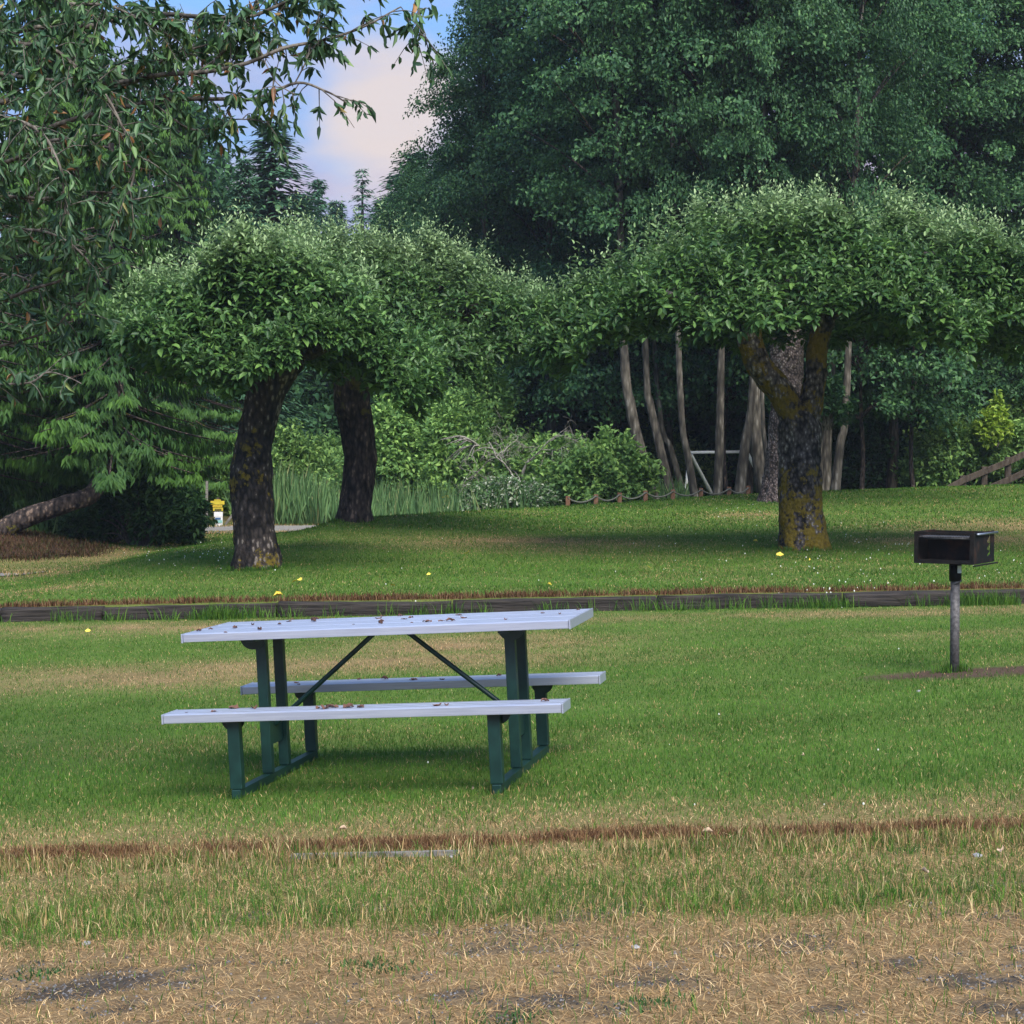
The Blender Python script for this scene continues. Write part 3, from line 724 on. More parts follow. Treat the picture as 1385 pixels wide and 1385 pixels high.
scatter_leaves(spots(B, HS, -SO - SW + .015, -SO + SW - .015), HS, 'brown dead leaf lying on the nearer silver bench', 'dry leaves on the nearer bench')
Cc = [(401, 924, .03), (404, 926, .02), (486, 919.5, .024), (520, 919, .04), (559, 920, .045), (577, 914, .03), (598, 919.5, .03), (675, 914.5, .03), (690, 914, .018)]
scatter_leaves(spots(Cc, HS, SO - SW + .015, SO + SW - .015), HS, 'brown dead leaf lying on the farther silver bench', 'dry leaves on the farther bench')

# fallen leaves on the grass
YL = [curled_leaf(1.0, 30 + k, M['ylw']) for k in range(3)]; TL = [curled_leaf(1.0, 40 + k, M['tan']) for k in range(3)]
for u, v, s, lb in ((376, 812, .09, 'bright yellow fallen leaf on the mound just above the timber edging'), (406, 790, .06, 'yellow fallen leaf on the mound right of the left front tree'),
                    (398, 793, .06, 'small yellow fallen leaf close to the left front trunk'), (531, 798, .05, 'yellow speck of a leaf on the mound above the table'),
                    (580, 783, .05, 'yellow fallen leaf high on the mound above the table'), (743, 797, .05, 'yellow fallen leaf on the mound above the right table end'),
                    (1055, 756, .09, 'yellow fallen leaf in front of the mossy trunk'), (1095, 763, .05, 'small yellow fallen leaf right below the mossy trunk'),
                    (1022, 737, .06, 'yellow fallen leaf left of the mossy trunk'), (878, 773, .05, 'yellow fallen leaf left of the mossy forked tree, low on the mound'),
                    (632, 753, .07, 'yellow fallen leaf in the middle of the mound'), (119, 861, .05, 'yellow fallen leaf on the lawn left of the table')):
    p = on(u, v); o = link('fallen_leaf', random.choice(YL), None, (p[0], p[1], p[2] + .05)); o.scale = (s,) * 3; o.rotation_euler = (.5, random.uniform(-.3, .3), random.uniform(0, 6))
    tag(o, lb, 'leaf', 'yellow leaves fallen on the grass')
for u, v, s, lb in ((464, 1131, .035, 'pale curled leaf in the grass above the rust brown strip'), (957, 1136, .04, 'pinkish tan leaf on the rust brown strip'), (1356, 1162, .04, 'pale fallen leaf near the right edge of the lawn'),
                    (1250, 1191, .035, 'reddish tan leaf in the green and tan grass at the right'), (1087, 1030, .03, 'pale fallen leaf on the green lawn right of the table'), (640, 1076, .03, 'tan leaf on the grass between the table legs')):
    p = on(u, v); o = link('fallen_leaf', random.choice(TL), None, (p[0], p[1], p[2] + .03)); o.scale = (s,) * 3; o.rotation_euler = (.7, random.uniform(-.3, .3), random.uniform(0, 6))
    tag(o, lb, 'leaf', 'tan leaves fallen on the grass')

# ------------------------------------------------------------------ BARBECUE
bp = on(1291, 909)
ppm = F / bp[1]
bq = empty('barbecue_grill', (bp[0], bp[1], gz(bp[0], bp[1])), 0, 'black steel park barbecue box on a single grey pipe post', 'barbecue')
zt_ = lambda v: (909 - v) / ppm
zb0, zb1 = zt_(761), zt_(718)
pole = MB().tube([(0, 0, -.1), (0, 0, zt_(784))], .031, 18).build('post', M['galv'], bq, True)
MB().tube([(.012, 0, zt_(788)), (.012 * .3, 0, zt_(785))], .038, 18).build('collar', M['galv'], pole, True)
sl = MB().tube([(0, 0, zt_(785)), (0, 0, zb0 - .002)], .041, 18).build('sleeve', M['black'], bq, True)
MB().box((.018, -.0405, zt_(769)), (.026, .004, .05)).build('sticker', M['white'], sl)
ang = radians(-32)                              # open front faces a little to the left
W, D, H = .405, .44, zb1 - zb0
ca, sa = cos(ang), sin(ang)
corner = Vector(((1305.5 - 1291) / ppm, -.19, zb0))          # front right corner, nearest to the lens
ex = Vector((ca, -sa * -1, 0)); ex = Vector((cos(ang), sin(ang), 0)); ey = Vector((-sin(ang), cos(ang), 0))
def bf(a, b, c): return corner + ex * (a - W) + ey * b + Vector((0, 0, c))
def plate(mb, lo, hi):
    c = bf(*[(l + h) / 2 for l, h in zip(lo, hi)])
    return mb.box(c, [h - l for l, h in zip(lo, hi)], Matrix.Rotation(ang, 3, 'Z'), .0015)
th = .006
body = MB()
plate(body, (0, 0, 0), (W, D, th)); plate(body, (th, D * .56, th), (W - th, D * .56 + th, H)); plate(body, (0, 0, th), (th, D * .9, H))
# right side panel with saw tooth slot near the back
poly1 = [(0, th), (D * .62, th), (D * .70, H * .19), (D * .66, H * .24), (D * .79, H * .36), (D * .66, H * .42), (D * .665, H * .47), (D * .79, H * .60), (D * .66, H * .64), (D * .665, H * .70), (D * .8, H * .86), (D * .72, H * .89), (D * .72, H * .995), (0, H * .995)]
body.prism(poly1, lambda a, b, c: bf(W - th / 2 + c, a, b), th)
poly2 = [(D * .62, th), (D, th), (D, H * .995), (D * .72, H * .995), (D * .72, H * .89), (D * .84, H * .89), (D * .84, H * .26), (D * .70, H * .19)]
body.prism(poly2, lambda a, b, c: bf(W - th / 2 + c, a, b), th)
box = body.build('firebox', M['rust'], bq)
lip = MB()
plate(lip, (0, -.004, 0), (.03, .0, H)); plate(lip, (W - .022, -.004, 0), (W, 0, H)); plate(lip, (.03, -.004, 0), (W - .022, 0, .028)); plate(lip, (.03, -.004, H - .018), (W - .022, 0, H))
plate(lip, (W + .001, .0, -.012), (W + .02, D + .03, -.004)); plate(lip, (-.004, .0, H), (W + .004, D, H + .004 - .0005)) if 0 else None
plate(lip, (W + .0, -.003, 0), (W + .006, .012, H))
lip.build('rim', M['black'], bq)
gr = MB()
for k in range(20):
    a = .03 + (W - .06) * k / 19
    gr.tube([bf(a, .02, H * .83), bf(a, D * .54, H * .83)], .005, 6)
for y in (.02, D * .5): gr.tube([bf(.012, y, H * .83 - .008), bf(W - .012, y, H * .83 - .008)], .006, 6)
gr.build('grate', M['sootsteel'], bq, True)
MB().tube([bf(W + .012, .05, H * .93), bf(W + .012, D + .03, H * .93)], .008, 8).build('handle', M['bluesteel'], bq, True)

# ------------------------------------------------------------------ TREES: trunks
def trunk_tube(paths, n=28, seed=0, rough=.12, flare=True):
    """paths: list of (pts, radii). Displaced bark tube in local space."""
    parts = []
    for k, (pts, rad) in enumerate(paths):
        m = max(14, int(np.linalg.norm(np.diff(np.array(pts), axis=0), axis=1).sum() * 34))
        P, R = spline(pts, min(m, 150), rad)
        V, Q = tube_np(P, R, n)
        c = np.repeat(P, n, 0); rr = np.repeat(R, n)
        d = V - c
        big = noise3(V[:, 0] * 3.2, V[:, 1] * 3.2, V[:, 2] * 1.8, seed + 3) - .5
        mid = noise3(V[:, 0] * 10, V[:, 1] * 10, V[:, 2] * 5, seed + 4) - .5
        fine = noise3(V[:, 0] * 28, V[:, 1] * 28, V[:, 2] * 16, seed + 5) - .5
        f = 1 + rough * (2.2 * big + 1.5 * mid + .8 * fine)
        if flare and k == 0:
            th = np.arctan2(d[:, 1], d[:, 0]); zz = V[:, 2] - P[0][2]
            f = f + .22 * np.exp(-np.clip(zz, 0, 9) / .16) * (.6 + .8 * np.cos(th * 5 + seed) ** 2)
        parts.append((c + d * f[:, None], Q))
    return merge(parts)

def pix_path(lst, Y, base, dY=0):
    n = len(lst)
    return [at(u, v, Y + dY * k / max(n - 1, 1)) - base for k, (u, v) in enumerate(lst)]

# umbrella crowns of pollarded fruit trees
def umbrella(U, VT, VB, Yc, Ry, base, nshoot, seed, leafL=(.09, .148), front_bias=0.0):
    r = np.random.default_rng(seed)
    U = np.array(U, float); X = (U - C0) / F * Yc; sc = Yc / F
    ZT = np.array([at(u, v, Yc)[2] for u, v in zip(U, VT)]); ZB = np.array([at(u, v, Yc)[2] for u, v in zip(U, VB)])
    x0, x1 = X[0], X[-1]; xc, rx = .5 * (x0 + x1), .5 * (x1 - x0)
    n = nshoot * 2
    x = r.uniform(x0, x1, n); q = r.uniform(-1, 1, n)
    ex = np.sqrt(np.clip(1 - ((x - xc) / rx) ** 2, 0, 1))
    ry = Ry * (.35 + .65 * ex)
    keep = r.random(n) < (.35 + .65 * ex); x, q, ry, ex = x[keep], q[keep], ry[keep], ex[keep]
    q = np.sign(q) * np.abs(q) ** .72
    # shoots gather on boughs: pull most of them towards shared bough centres
    nc = max(30, len(x) // 34); ci = r.integers(0, nc, len(x)); pull = r.random(len(x)) < .8
    cx = x[r.integers(0, len(x), nc)]; cq = q[r.integers(0, len(x), nc)]; coff = r.uniform(-.2, .14, nc)
    x = np.where(pull, cx[ci] + r.normal(0, .19, len(x)), x); x = np.clip(x, x0 + .02, x1 - .02)
    ex = np.sqrt(np.clip(1 - ((x - xc) / rx) ** 2, 0, 1)); ry = Ry * (.35 + .65 * ex)
    q = np.clip(np.where(pull, cq[ci] + r.normal(0, .19, len(x)) / ry, q), -1, 1)
    boff = np.where(pull, coff[ci], -.1)
    zt, zb = np.interp(x, X, ZT), np.interp(x, X, ZB)
    lump = (fbm(x * 1.6, q * ry * 1.6, seed, 2) - .5) * 1.15
    dome = (1 - np.abs(q) ** 2.4) ** .6
    y = Yc + q * ry
    hang = np.clip(np.abs(q) - .55, 0, 1) / .45
    z_top = zb - .1 + (zt - zb - .22) * (.22 + .78 * dome) + lump * .65 + boff
    depth = r.exponential(.2, len(x)) + hang * r.random(len(x)) * (zt - zb) * .35
    depth = np.minimum(depth, .85)
    z = z_top - depth
    z = np.maximum(z, zb + (fbm(x * 2.6, y * 2.6, seed + 4, 2) - .5) * .8 + lump * .7 - .05 + .25 * (1 - hang) * r.random(len(x)))
    ntop = r.random(len(x))
    # gaps: remove shoots where a clump noise is low, leaving dark pockets
    gap = noise3(x * 1.9, y * 1.9, z * 2.2, seed + 77)
    big = fbm(x * .75 + .35 * z, y * .75, seed + 9, 2, z * 1.1)
    k2 = ((gap > .36) & (np.abs(big - .5) > .028)) | (depth > .42)
    y = y + (big - .5) * 1.0 * np.sign(y - Yc)
    x, y, z, q, ry, depth, ex, lump = [a[k2] for a in (x, y, z, q, ry, depth, ex, lump)]
    P = np.stack([x, y, z], 1)
    out = np.stack([(x - xc) / rx * .9, q * .9, np.full(len(x), .75)], 1)
    D = nrm(nrm(out) * .7 + np.array([0, 0, .75]) * np.clip(1.2 - depth, .2, 1)[:, None] + r.normal(0, .35, (len(x), 3)))
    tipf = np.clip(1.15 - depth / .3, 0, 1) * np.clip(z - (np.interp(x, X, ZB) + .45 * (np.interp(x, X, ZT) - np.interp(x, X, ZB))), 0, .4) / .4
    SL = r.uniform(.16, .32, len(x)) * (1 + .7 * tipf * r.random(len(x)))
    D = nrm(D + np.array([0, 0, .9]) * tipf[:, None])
    wild = r.random(len(x)) < .07 * (depth < .2)
    SL = np.where(wild, SL * 1.9, SL)
    nl = 10
    i = np.repeat(np.arange(len(x)), nl); t = np.tile(np.linspace(.05, 1, nl), len(x))
    ph = np.tile(np.arange(nl) * 2.4, len(x)) + np.repeat(r.uniform(0, 6, len(x)), nl)
    Dm = D[i]; a1 = nrm(np.cross(Dm, np.array([.3, .2, 1.0]) + r.normal(0, .05, (len(i), 3)))); a2 = np.cross(Dm, a1)
    rad = a1 * np.cos(ph)[:, None] + a2 * np.sin(ph)[:, None]
    lp = P[i] + Dm * (SL[i] * t)[:, None] + rad * .015
    ldir = nrm(rad * (1.05 - .75 * (t ** 2))[:, None] + Dm * (.25 + .75 * t ** 2)[:, None] + np.array([0, 0, -.35]) * (1 - t)[:, None] + r.normal(0, .2, (len(i), 3)))
    lnor = nrm(Dm * .6 + np.array([0, 0, .7]) + r.normal(0, .3, (len(i), 3)))
    L = r.uniform(*leafL, len(i)) * (1 - .5 * t ** 3) * (1 - .32 * tipf[i])
    Wd = L * r.uniform(.48, .62, len(i)) * (1 - .3 * t ** 3)
    V, Q = leaf6(lp - base, ldir, lnor, L, Wd)
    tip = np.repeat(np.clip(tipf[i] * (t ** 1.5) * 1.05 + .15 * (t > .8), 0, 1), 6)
    # shoot stems
    return V, Q, tip, (P, D, SL)

def umbrella_tree(base_uv, U, VT, VB, Yc, Ry, paths, bark, nshoot, seed, label, limb_src, dz=0, Yb=None):
    b = on(*base_uv) if Yb is None else np.array([*at(base_uv[0], base_uv[1], Yb)[:2], 0])
    b[2] = gz(b[0], b[1]) + dz
    root = empty('umbrella_fruit_tree', b, 0, label, 'tree', 'pollarded umbrella shaped trees on the mound')
    tp = []
    for lst, rad, dY in paths:
        P = pix_path(lst, b[1], b, dY); tp.append((np.array(P), rad))
    tp[0][0][0][2] -= .12
    V, Q = trunk_tube(tp, 64, seed, .125)
    link('trunk', np_mesh('trunk', V, Q, bark, True), root)
    # limbs spreading under the canopy
    r = np.random.default_rng(seed + 5); X = (np.array(U) - C0) / F * Yc
    ZT = np.array([at(u, v, Yc)[2] for u, v in zip(U, VT)]); ZB = np.array([at(u, v, Yc)[2] for u, v in zip(U, VB)])
    for k in range(13):
        s = np.array(limb_src[k % len(limb_src)]); s3 = at(s[0], s[1], b[1] + s[2]) - b
        tx = np.interp((k + .5) / 13, [0, 1], [X[0] + .3, X[-1] - .3]) ; ty = Yc + r.uniform(-.75, .75) * Ry
        tz = np.interp(tx, X, ZT) * .55 + np.interp(tx, X, ZB) * .45
        e = np.array([tx, ty, tz]) - b
        mid = s3 * .5 + e * .5 + np.array([0, 0, r.uniform(.05, .35)])
        P, R = spline([s3, s3 * .72 + mid * .28 + [0, 0, .12], mid, e], 26, [.14, .11, .075, .03])
        P = P + (np.stack([noise3(P[:, 0] * 3, P[:, 1] * 3, P[:, 2] * 3, seed + q) for q in range(3)], 1) - .5) * .16 * np.linspace(0, 1, 26)[:, None]
        link('limb', np_mesh('limb', *tube_np(P, R, 9), bark, True), root)
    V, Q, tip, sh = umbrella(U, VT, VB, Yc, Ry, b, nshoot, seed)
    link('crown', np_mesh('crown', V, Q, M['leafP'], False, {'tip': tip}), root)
    return root

umbrella_tree((348, 769), [168, 178, 190, 208, 250, 300, 350, 400, 440, 480, 520, 560, 585], [452, 425, 398, 376, 352, 338, 320, 302, 312, 340, 380, 430, 480], [462, 470, 478, 490, 500, 505, 497, 490, 494, 495, 500, 505, 498], 23.6, 2.0,
              [([(349, 775), (347, 735), (343, 690), (341, 640), (346, 585), (362, 530), (385, 485), (405, 450)], [.30, .26, .245, .232, .225, .23, .23, .19], .1)],
              M['bark1'], 3500, 101, 'left front umbrella tree with a dark leaning trunk and wide leafy crown', [(372, 505, 0), (385, 480, 0)])
umbrella_tree((478, 700), [300, 350, 400, 450, 500, 550, 600, 650, 700, 745, 775], [372, 330, 310, 298, 308, 322, 333, 346, 362, 382, 430], [470, 480, 480, 470, 462, 470, 480, 492, 480, 462, 450], 29.5, 2.3,
              [([(477, 706), (483, 670), (487, 625), (482, 580), (477, 545), (478, 500), (480, 455)], [.32, .27, .265, .27, .30, .36, .34], -.2)],
              M['bark2'], 3900, 202, 'left rear umbrella tree with a thick upright dark trunk standing higher on the mound', [(478, 490, -.2), (470, 480, 0), (490, 480, 0)], Yb=31.0)
umbrella_tree((1087, 743), [725, 750, 780, 820, 860, 900, 950, 1000, 1050, 1100, 1150, 1200, 1250, 1300, 1350, 1400, 1450, 1510, 1560], [435, 395, 368, 340, 312, 288, 274, 266, 263, 266, 274, 282, 290, 297, 304, 313, 330, 360, 420], [455, 466, 468, 455, 445, 446, 443, 434, 425, 425, 432, 442, 447, 440, 455, 468, 470, 465, 450], 25.2, 2.35,
              [([(1087, 749), (1087, 715), (1085, 670), (1083, 620), (1081, 575), (1083, 556)], [.335, .30, .29, .275, .27, .2], 0),
               ([(1080, 575), (1058, 535), (1032, 502), (1016, 465), (1010, 420), (1004, 380)], [.19, .185, .18, .175, .165, .11], -.15),
               ([(1088, 570), (1102, 520), (1106, 480), (1113, 440), (1128, 405), (1146, 375)], [.18, .15, .14, .135, .12, .10], .15)],
              M['bark3'], 6000, 303, 'right umbrella tree with a forked trunk and orange brown moss at its base', [(1018, 425, -.1), (1112, 430, .1)])
umbrella_tree((1047, 668), [800, 860, 930, 1000, 1060, 1130, 1200, 1280, 1350, 1400], [420, 360, 325, 310, 305, 310, 318, 326, 350, 400], [440, 450, 440, 425, 420, 425, 440, 450, 450, 440], 35.5, 2.3,
              [([(1052, 674), (1056, 645), (1060, 600), (1063, 540), (1066, 480), (1068, 430)], [.36, .32, .31, .31, .31, .3], 0)],
              M['bark4'], 2000, 404, 'umbrella tree with pale pinkish bark standing right behind the mossy forked tree', [(1066, 440, 0)], Yb=36.2)

# ------------------------------------------------------------------ broadleaf crowns (shared meshes)
def clump_crown(seed, H, R, nclump, nleaf, L, ratio=.62, low=0.0, flat=.55, clr=.75, six=False, prof=None):
    """crown local: z 0..H; clumps of leaves on a rounded profile"""
    r = np.random.default_rng(seed)
    t = r.random(nclump) ** .9
    pr = prof(t) if prof else np.sin(pi * np.clip(t * .86 + .12, 0, 1)) ** .75
    a = r.uniform(0, 2 * pi, nclump); rr = R * pr * np.sqrt(r.uniform(.12, 1, nclump))
    c = np.stack([np.cos(a) * rr, np.sin(a) * rr, t * H], 1)
    size = clr * r.uniform(.55, 1.35, nclump)
    i = np.repeat(np.arange(nclump), nleaf)
    outw = nrm(np.stack([np.cos(a), np.sin(a), 0 * a], 1)); tang = np.stack([-outw[:, 1], outw[:, 0], 0 * a], 1)
    g = r.normal(0, 1, (len(i), 3)); g = g / np.maximum(np.linalg.norm(g, axis=1), .6)[:, None] * (r.random(len(i)) ** .45)[:, None]
    ra, ta, up = g[:, 0] * size[i] * 1.15, g[:, 1] * size[i] * .8, g[:, 2] * size[i] * flat
    o = outw[i] * ra[:, None] + tang[i] * ta[:, None]; o[:, 2] = up - .30 * ra - .12 * size[i] * (ra / size[i]) ** 2
    P = c[i] + o
    D = nrm(outw[i] * .5 + r.normal(0, .65, (len(i), 3)) + np.array([0, 0, -.45]))
    N = nrm(r.normal(0, .55, (len(i), 3)) + np.array([0, 0, 1.0]) + outw[i] * .4)
    l = L * r.uniform(.7, 1.25, len(i))
    V, Q = (leaf6 if six else leaf4)(P, D, N, l, l * ratio)
    return V, Q, c

def twigs(c, H, n=40, r0=.05):
    """thin limbs from the crown axis out to clump centres"""
    parts = []
    idx = np.linspace(0, len(c) - 1, min(n, len(c))).astype(int)
    for k in idx:
        e = c[k]; z0 = max(e[2] - .55 * math.hypot(e[0], e[1]) - .3, .0)
        s = np.array([0, 0, z0]); m = .5 * (s + e) + np.array([0, 0, .1])
        P, R = spline([s, m, e], 9, [r0, r0 * .6, r0 * .2]); parts.append(tube_np(P, R, 5))
    return merge(parts)

AL = []
for k in range(4):
    H, R = 12.5 + k * .8, 2.7 + .25 * (k % 2)
    V, Q, c = clump_crown(500 + k, H, R, 260, 185, .105, flat=.5, clr=.66)
    me = np_mesh('crown', V, Q, M['leafA'])
    Vt, Qt = twigs(c, H, 60, .038)
    AL.append((me, np_mesh('limbs', Vt, Qt, M['bark2'], True), H))

def alder(pts, Y, rpx, var, zc, label, scale=1.0, wide=1.0, top_cut=False, group='alder trees beyond the mound', cmat=None, name='alder_tree'):
    b = at(pts[0][0], pts[0][1], Y); b = np.array([b[0], Y, gz(b[0], Y)])
    root = empty(name, b, 0, label, 'tree', group)
    P = [np.array([0, 0, -.15])] + [at(u, v, Y) - b for u, v in pts[1:]]
    d = P[-1] - P[-2]; d = d / max(np.linalg.norm(d), 1e-3)
    top = P[-1]; me, lm, H = AL[var]
    zt = zc + H * scale * .93
    lean = np.array([d[0] * .25, d[1] * .25, 1])
    for f in (.25, .6, 1.0): P.append(top + lean * (zt - top[2]) * f)
    r0 = rpx / F * Y
    R = np.interp(np.linspace(0, 1, len(P)), [0, .15, .5, 1], [r0 * 1.12, r0, r0 * .72, .03])
    V, Q = trunk_tube([(np.array(P), R)], 16, var + 7, .06)
    link('trunk', np_mesh('trunk', V, Q, M['barkA'], True), root)
    ax = top + lean * max(zc - top[2], 0)
    for nm, mm in (('crown', me), ('branches', lm)):
        o = link(nm, mm, root, (ax[0] + lean[0] * H * .3, ax[1], zc)); o.scale = (scale * wide, scale * wide, scale); o.rotation_euler = (0, 0, var * 1.7 + Y * 2.3 + pts[0][0])
    return root
AD = [
 ([(888, 675), (868, 620), (853, 550), (845, 490)], 40.5, 11, 0, 4.6, 'curved grey alder trunk leftmost of the row behind the rope fence'),
 ([(913, 674), (897, 625), (880, 550), (874, 500)], 41.2, 8.5, 1, 4.6, 'leaning alder second from the left in the trunk row'),
 ([(932, 673), (908, 610), (892, 555)], 43.0, 5.5, 2, 4.6, 'thinnest leaning alder, third from the left in the trunk row'),
 ([(942, 673), (931, 620), (921, 550)], 40.2, 7, 3, 3.6, 'alder trunk just in front of the white swing frame'),
 ([(970, 672), (973, 600), (975, 500)], 40.4, 8.2, 0, 3.6, 'straight upright alder right of the white swing frame'),
 ([(999, 671), (1008, 600), (1018, 530)], 40.0, 9.5, 1, 3.7, 'alder leaning right, with bare ground to both sides'),
 ([(1037, 669), (1026, 620), (1021, 540)], 40.8, 13, 2, 3.8, 'thick alder trunk just left of the pale barked tree'),
 ([(1046, 668), (1036, 610), (1031, 540)], 39.6, 4.5, 3, 3.9, 'slim sapling like alder stem in front of the thick alder'),
 ([(1110, 664), (1107, 600), (1112, 500)], 41.5, 7, 0, 3.7, 'alder trunk half hidden by the right side of the mossy tree'),
 ([(1117, 664), (1118, 600), (1123, 520)], 42.5, 9.5, 1, 3.7, 'shaded alder trunk second right of the mossy tree'),
 ([(1128, 663), (1137, 600), (1144, 550)], 40.0, 8, 2, 3.5, 'pale alder rightmost of the row, leaning right'),
]
for k, a in enumerate(AD): alder(a[0], a[1], a[2] * .76, a[3], a[4] + 1.2, a[5], wide=(1.0, .6)[k % 2 if k < 8 else k % 3 > 0])
BG = [(603, 50, 1, 1.0, .62, 'shorter leafy tree stepping down from the tall green mass towards the sky gap'), (560, 55, 3, .8, .58, 'lowest leafy tree at the right foot of the sky gap'), (655, 47, 2, 1.6, .78, 'middle height leafy tree beside the left edge of the tall green mass'),  # crowns filling the upper right
 (742, 46, 0, 3.6, .95, 'leafy tree forming the left edge of the tall green mass against the sky'), (775, 50, 1, 4.6, 1.05, 'tall leafy tree behind the gap between the two umbrella crowns'),
 (1205, 46, 3, 2.6, 1.0, 'leafy tree right of the alder row, over the dark hollow'), (1290, 46.5, 0, 2.7, 1.0, 'leafy tree above the rail fence'), (1385, 47, 1, 3.0, 1.0, 'leafy tree at the right edge above the rail fence'),
 (1240, 49, 2, 2.2, 1.1, 'taller leafy tree behind the dark hollow'), (1120, 49, 3, 3.5, 1.1, 'tall leafy tree far behind the mossy forked tree'), (1010, 48, 0, 4.0, 1.1, 'tall leafy tree behind the middle of the alder row'),
 (900, 48, 1, 3.6, 1.1, 'tall leafy tree behind the left end of the alder row'), (822, 46, 2, 3.9, 1.0, 'leafy tree left of the alder row with low hanging branches'), (1470, 46, 2, 2.6, 1.0, 'leafy tree just outside the right edge'), (1450, 48, 3, 2.6, 1.1, 'tall leafy tree behind the right edge')]
for u, Y, v_, zc, sc, lb in BG:
    alder([(u, 668), (u + 4, 600), (u + 2, 520)], Y, 7, v_, zc, lb, sc, group='leafy trees filling the upper right', name='leafy_tree')

LOW = []
for k in range(4):
    V, Q, c = clump_crown(560 + k, 3.2, 1.7, 62, 105, .125, flat=.45, clr=.62, prof=lambda t: np.clip(.75 + .5 * np.sin(pi * t), .3, 1.2))
    LOW.append((np_mesh('crown', V, Q, M['leafA']), np_mesh('branches', *twigs(c, 3.2, 26, .025), M['bark2'], True)))
# low boughs hanging under the tall crowns
for u, Y, v_, zc, sc_, lb in ((775, 44.0, 1, 2.5, .26, 'low leafy tree in front of the gap between the umbrella crowns'), (840, 44.0, 0, 2.3, .27, 'low leafy boughs over the curved leftmost alder trunk'), (925, 45.0, 2, 2.3, .27, 'low leafy boughs over the white swing frame'),
      (985, 44.2, 3, 2.4, .24, 'low leafy boughs beside the upright alder trunk'), (1165, 42.5, 1, 1.6, .28, 'low leafy boughs right of the mossy tree, above the dark hollow'), (1235, 42.6, 2, 1.5, .30, 'low leafy boughs above the middle of the dark hollow'),
      (1310, 44.8, 0, 1.9, .28, 'low leafy boughs above the yellow green sapling'), (1390, 45.0, 3, 2.0, .30, 'low leafy boughs at the right edge above the rail fence')):
    b = at(u, 668, Y); b = np.array([b[0], Y, gz(b[0], Y)])
    root = empty('understorey_tree', b, 0, lb, 'tree', 'low trees under the tall crowns')
    zb_ = zc
    P = np.array([(0, 0, -.1), (.1 * math.sin(u), .1, zb_ * .5), (0, .15, zb_ + .4), (0, .1, zb_ + 2.2)])
    link('trunk', np_mesh('trunk', *trunk_tube([(P, [.06, .05, .04, .012])], 10, v_, .06, False), M['bark2'], True), root)
    for nm, mm in (('crown', LOW[v_][0]), ('branches', LOW[v_][1])):
        o = link(nm, mm, root, (0, .15, zb_)); o.rotation_euler = (0, 0, u * 1.3)


# ------------------------------------------------------------------ conifers
def conifer_mesh(seed, H, R, z0=.6, droop=.35, step=.42, nb=9, L=.42, W=.16, tipcol=False):
    r = np.random.default_rng(seed); P = []; D = []; N = []; Ls = []; B = []
    z = z0
    while z < H - .04:
        f = (1 - z / H); rad = R * f ** .85 * r.uniform(.75, 1.15) + .12
        for k in range(max(4, int(nb * (0.5 + f)))):
            a = r.uniform(0, 2 * pi); o = np.array([cos(a), sin(a), 0]); side = np.array([-sin(a), cos(a), 0])
            rl = rad * r.uniform(.65, 1.15); m = max(3, int(rl / .16))
            s = np.linspace(.12, 1, m)
            dr = droop * rl * (s ** 1.5) * 1.0 - .18 * rl * np.clip(s - .7, 0, 1)
            pts = np.stack([o[0] * s * rl, o[1] * s * rl, z - dr + .12 * s], 1)
            B.append((np.array([0, 0, z + .05]), pts[-1]))
            for q in (-1, 1, 0):
                d = o[None] * (.75 + .2 * abs(q)) + side[None] * q * .75 + np.array([[0, 0, -.45]]) + r.normal(0, .18, (m, 3))
                P.append(pts + r.normal(0, .04, (m, 3))); D.append(d); N.append(np.array([0, 0, 1.0]) + r.normal(0, .3, (m, 3)))
                Ls.append(L * (1 - .45 * s) * (.6 + .5 * f) * r.uniform(.8, 1.2, m))
        z += step * r.uniform(.7, 1.2) * (.5 + .6 * f)
    P, D, N, Ls = map(np.concatenate, (P, D, N, Ls))
    V, Q = leaf4(P, D, N, Ls, Ls * W / L, .1, .15)
    parts = [tube_np(*spline([(0, 0, -.2), (0, 0, H * .5), (0, 0, H * .975)], 12, [H * .018 + .03, H * .011 + .02, .008]), 8)]
    for s, e in B[::3]: parts.append(tube_np([s, (s + e) / 2, e], [.025, .018, .006], 4))
    return (V, Q), merge(parts)
CF = []
for k, (H, R, nb, st) in enumerate(((14, 2.6, 14, .30), (15, 2.2, 12, .31), (17, 1.7, 8, .48))):
    (V, Q), (Vt, Qt) = conifer_mesh(700 + k, H, R, .8, .3 + .12 * k, st, nb, .5, .14)
    CF.append((np_mesh('crown', V, Q, M['fir']), np_mesh('trunk', Vt, Qt, M['barkC'], True), H))
def fir(u, vtop, Y, var, label, group='dark conifers beyond the umbrella trees', wide=1.0):
    p = at(u, vtop, Y); z0 = gz(p[0], Y); s = (p[2] - z0) / CF[var][2]
    root = empty('conifer_tree', (p[0], Y, z0), u * .37, label, 'tree', group)
    for nm, me in (('crown', CF[var][0]), ('trunk', CF[var][1])):
        o = link(nm, me, root); o.scale = (s * wide, s * wide, s)
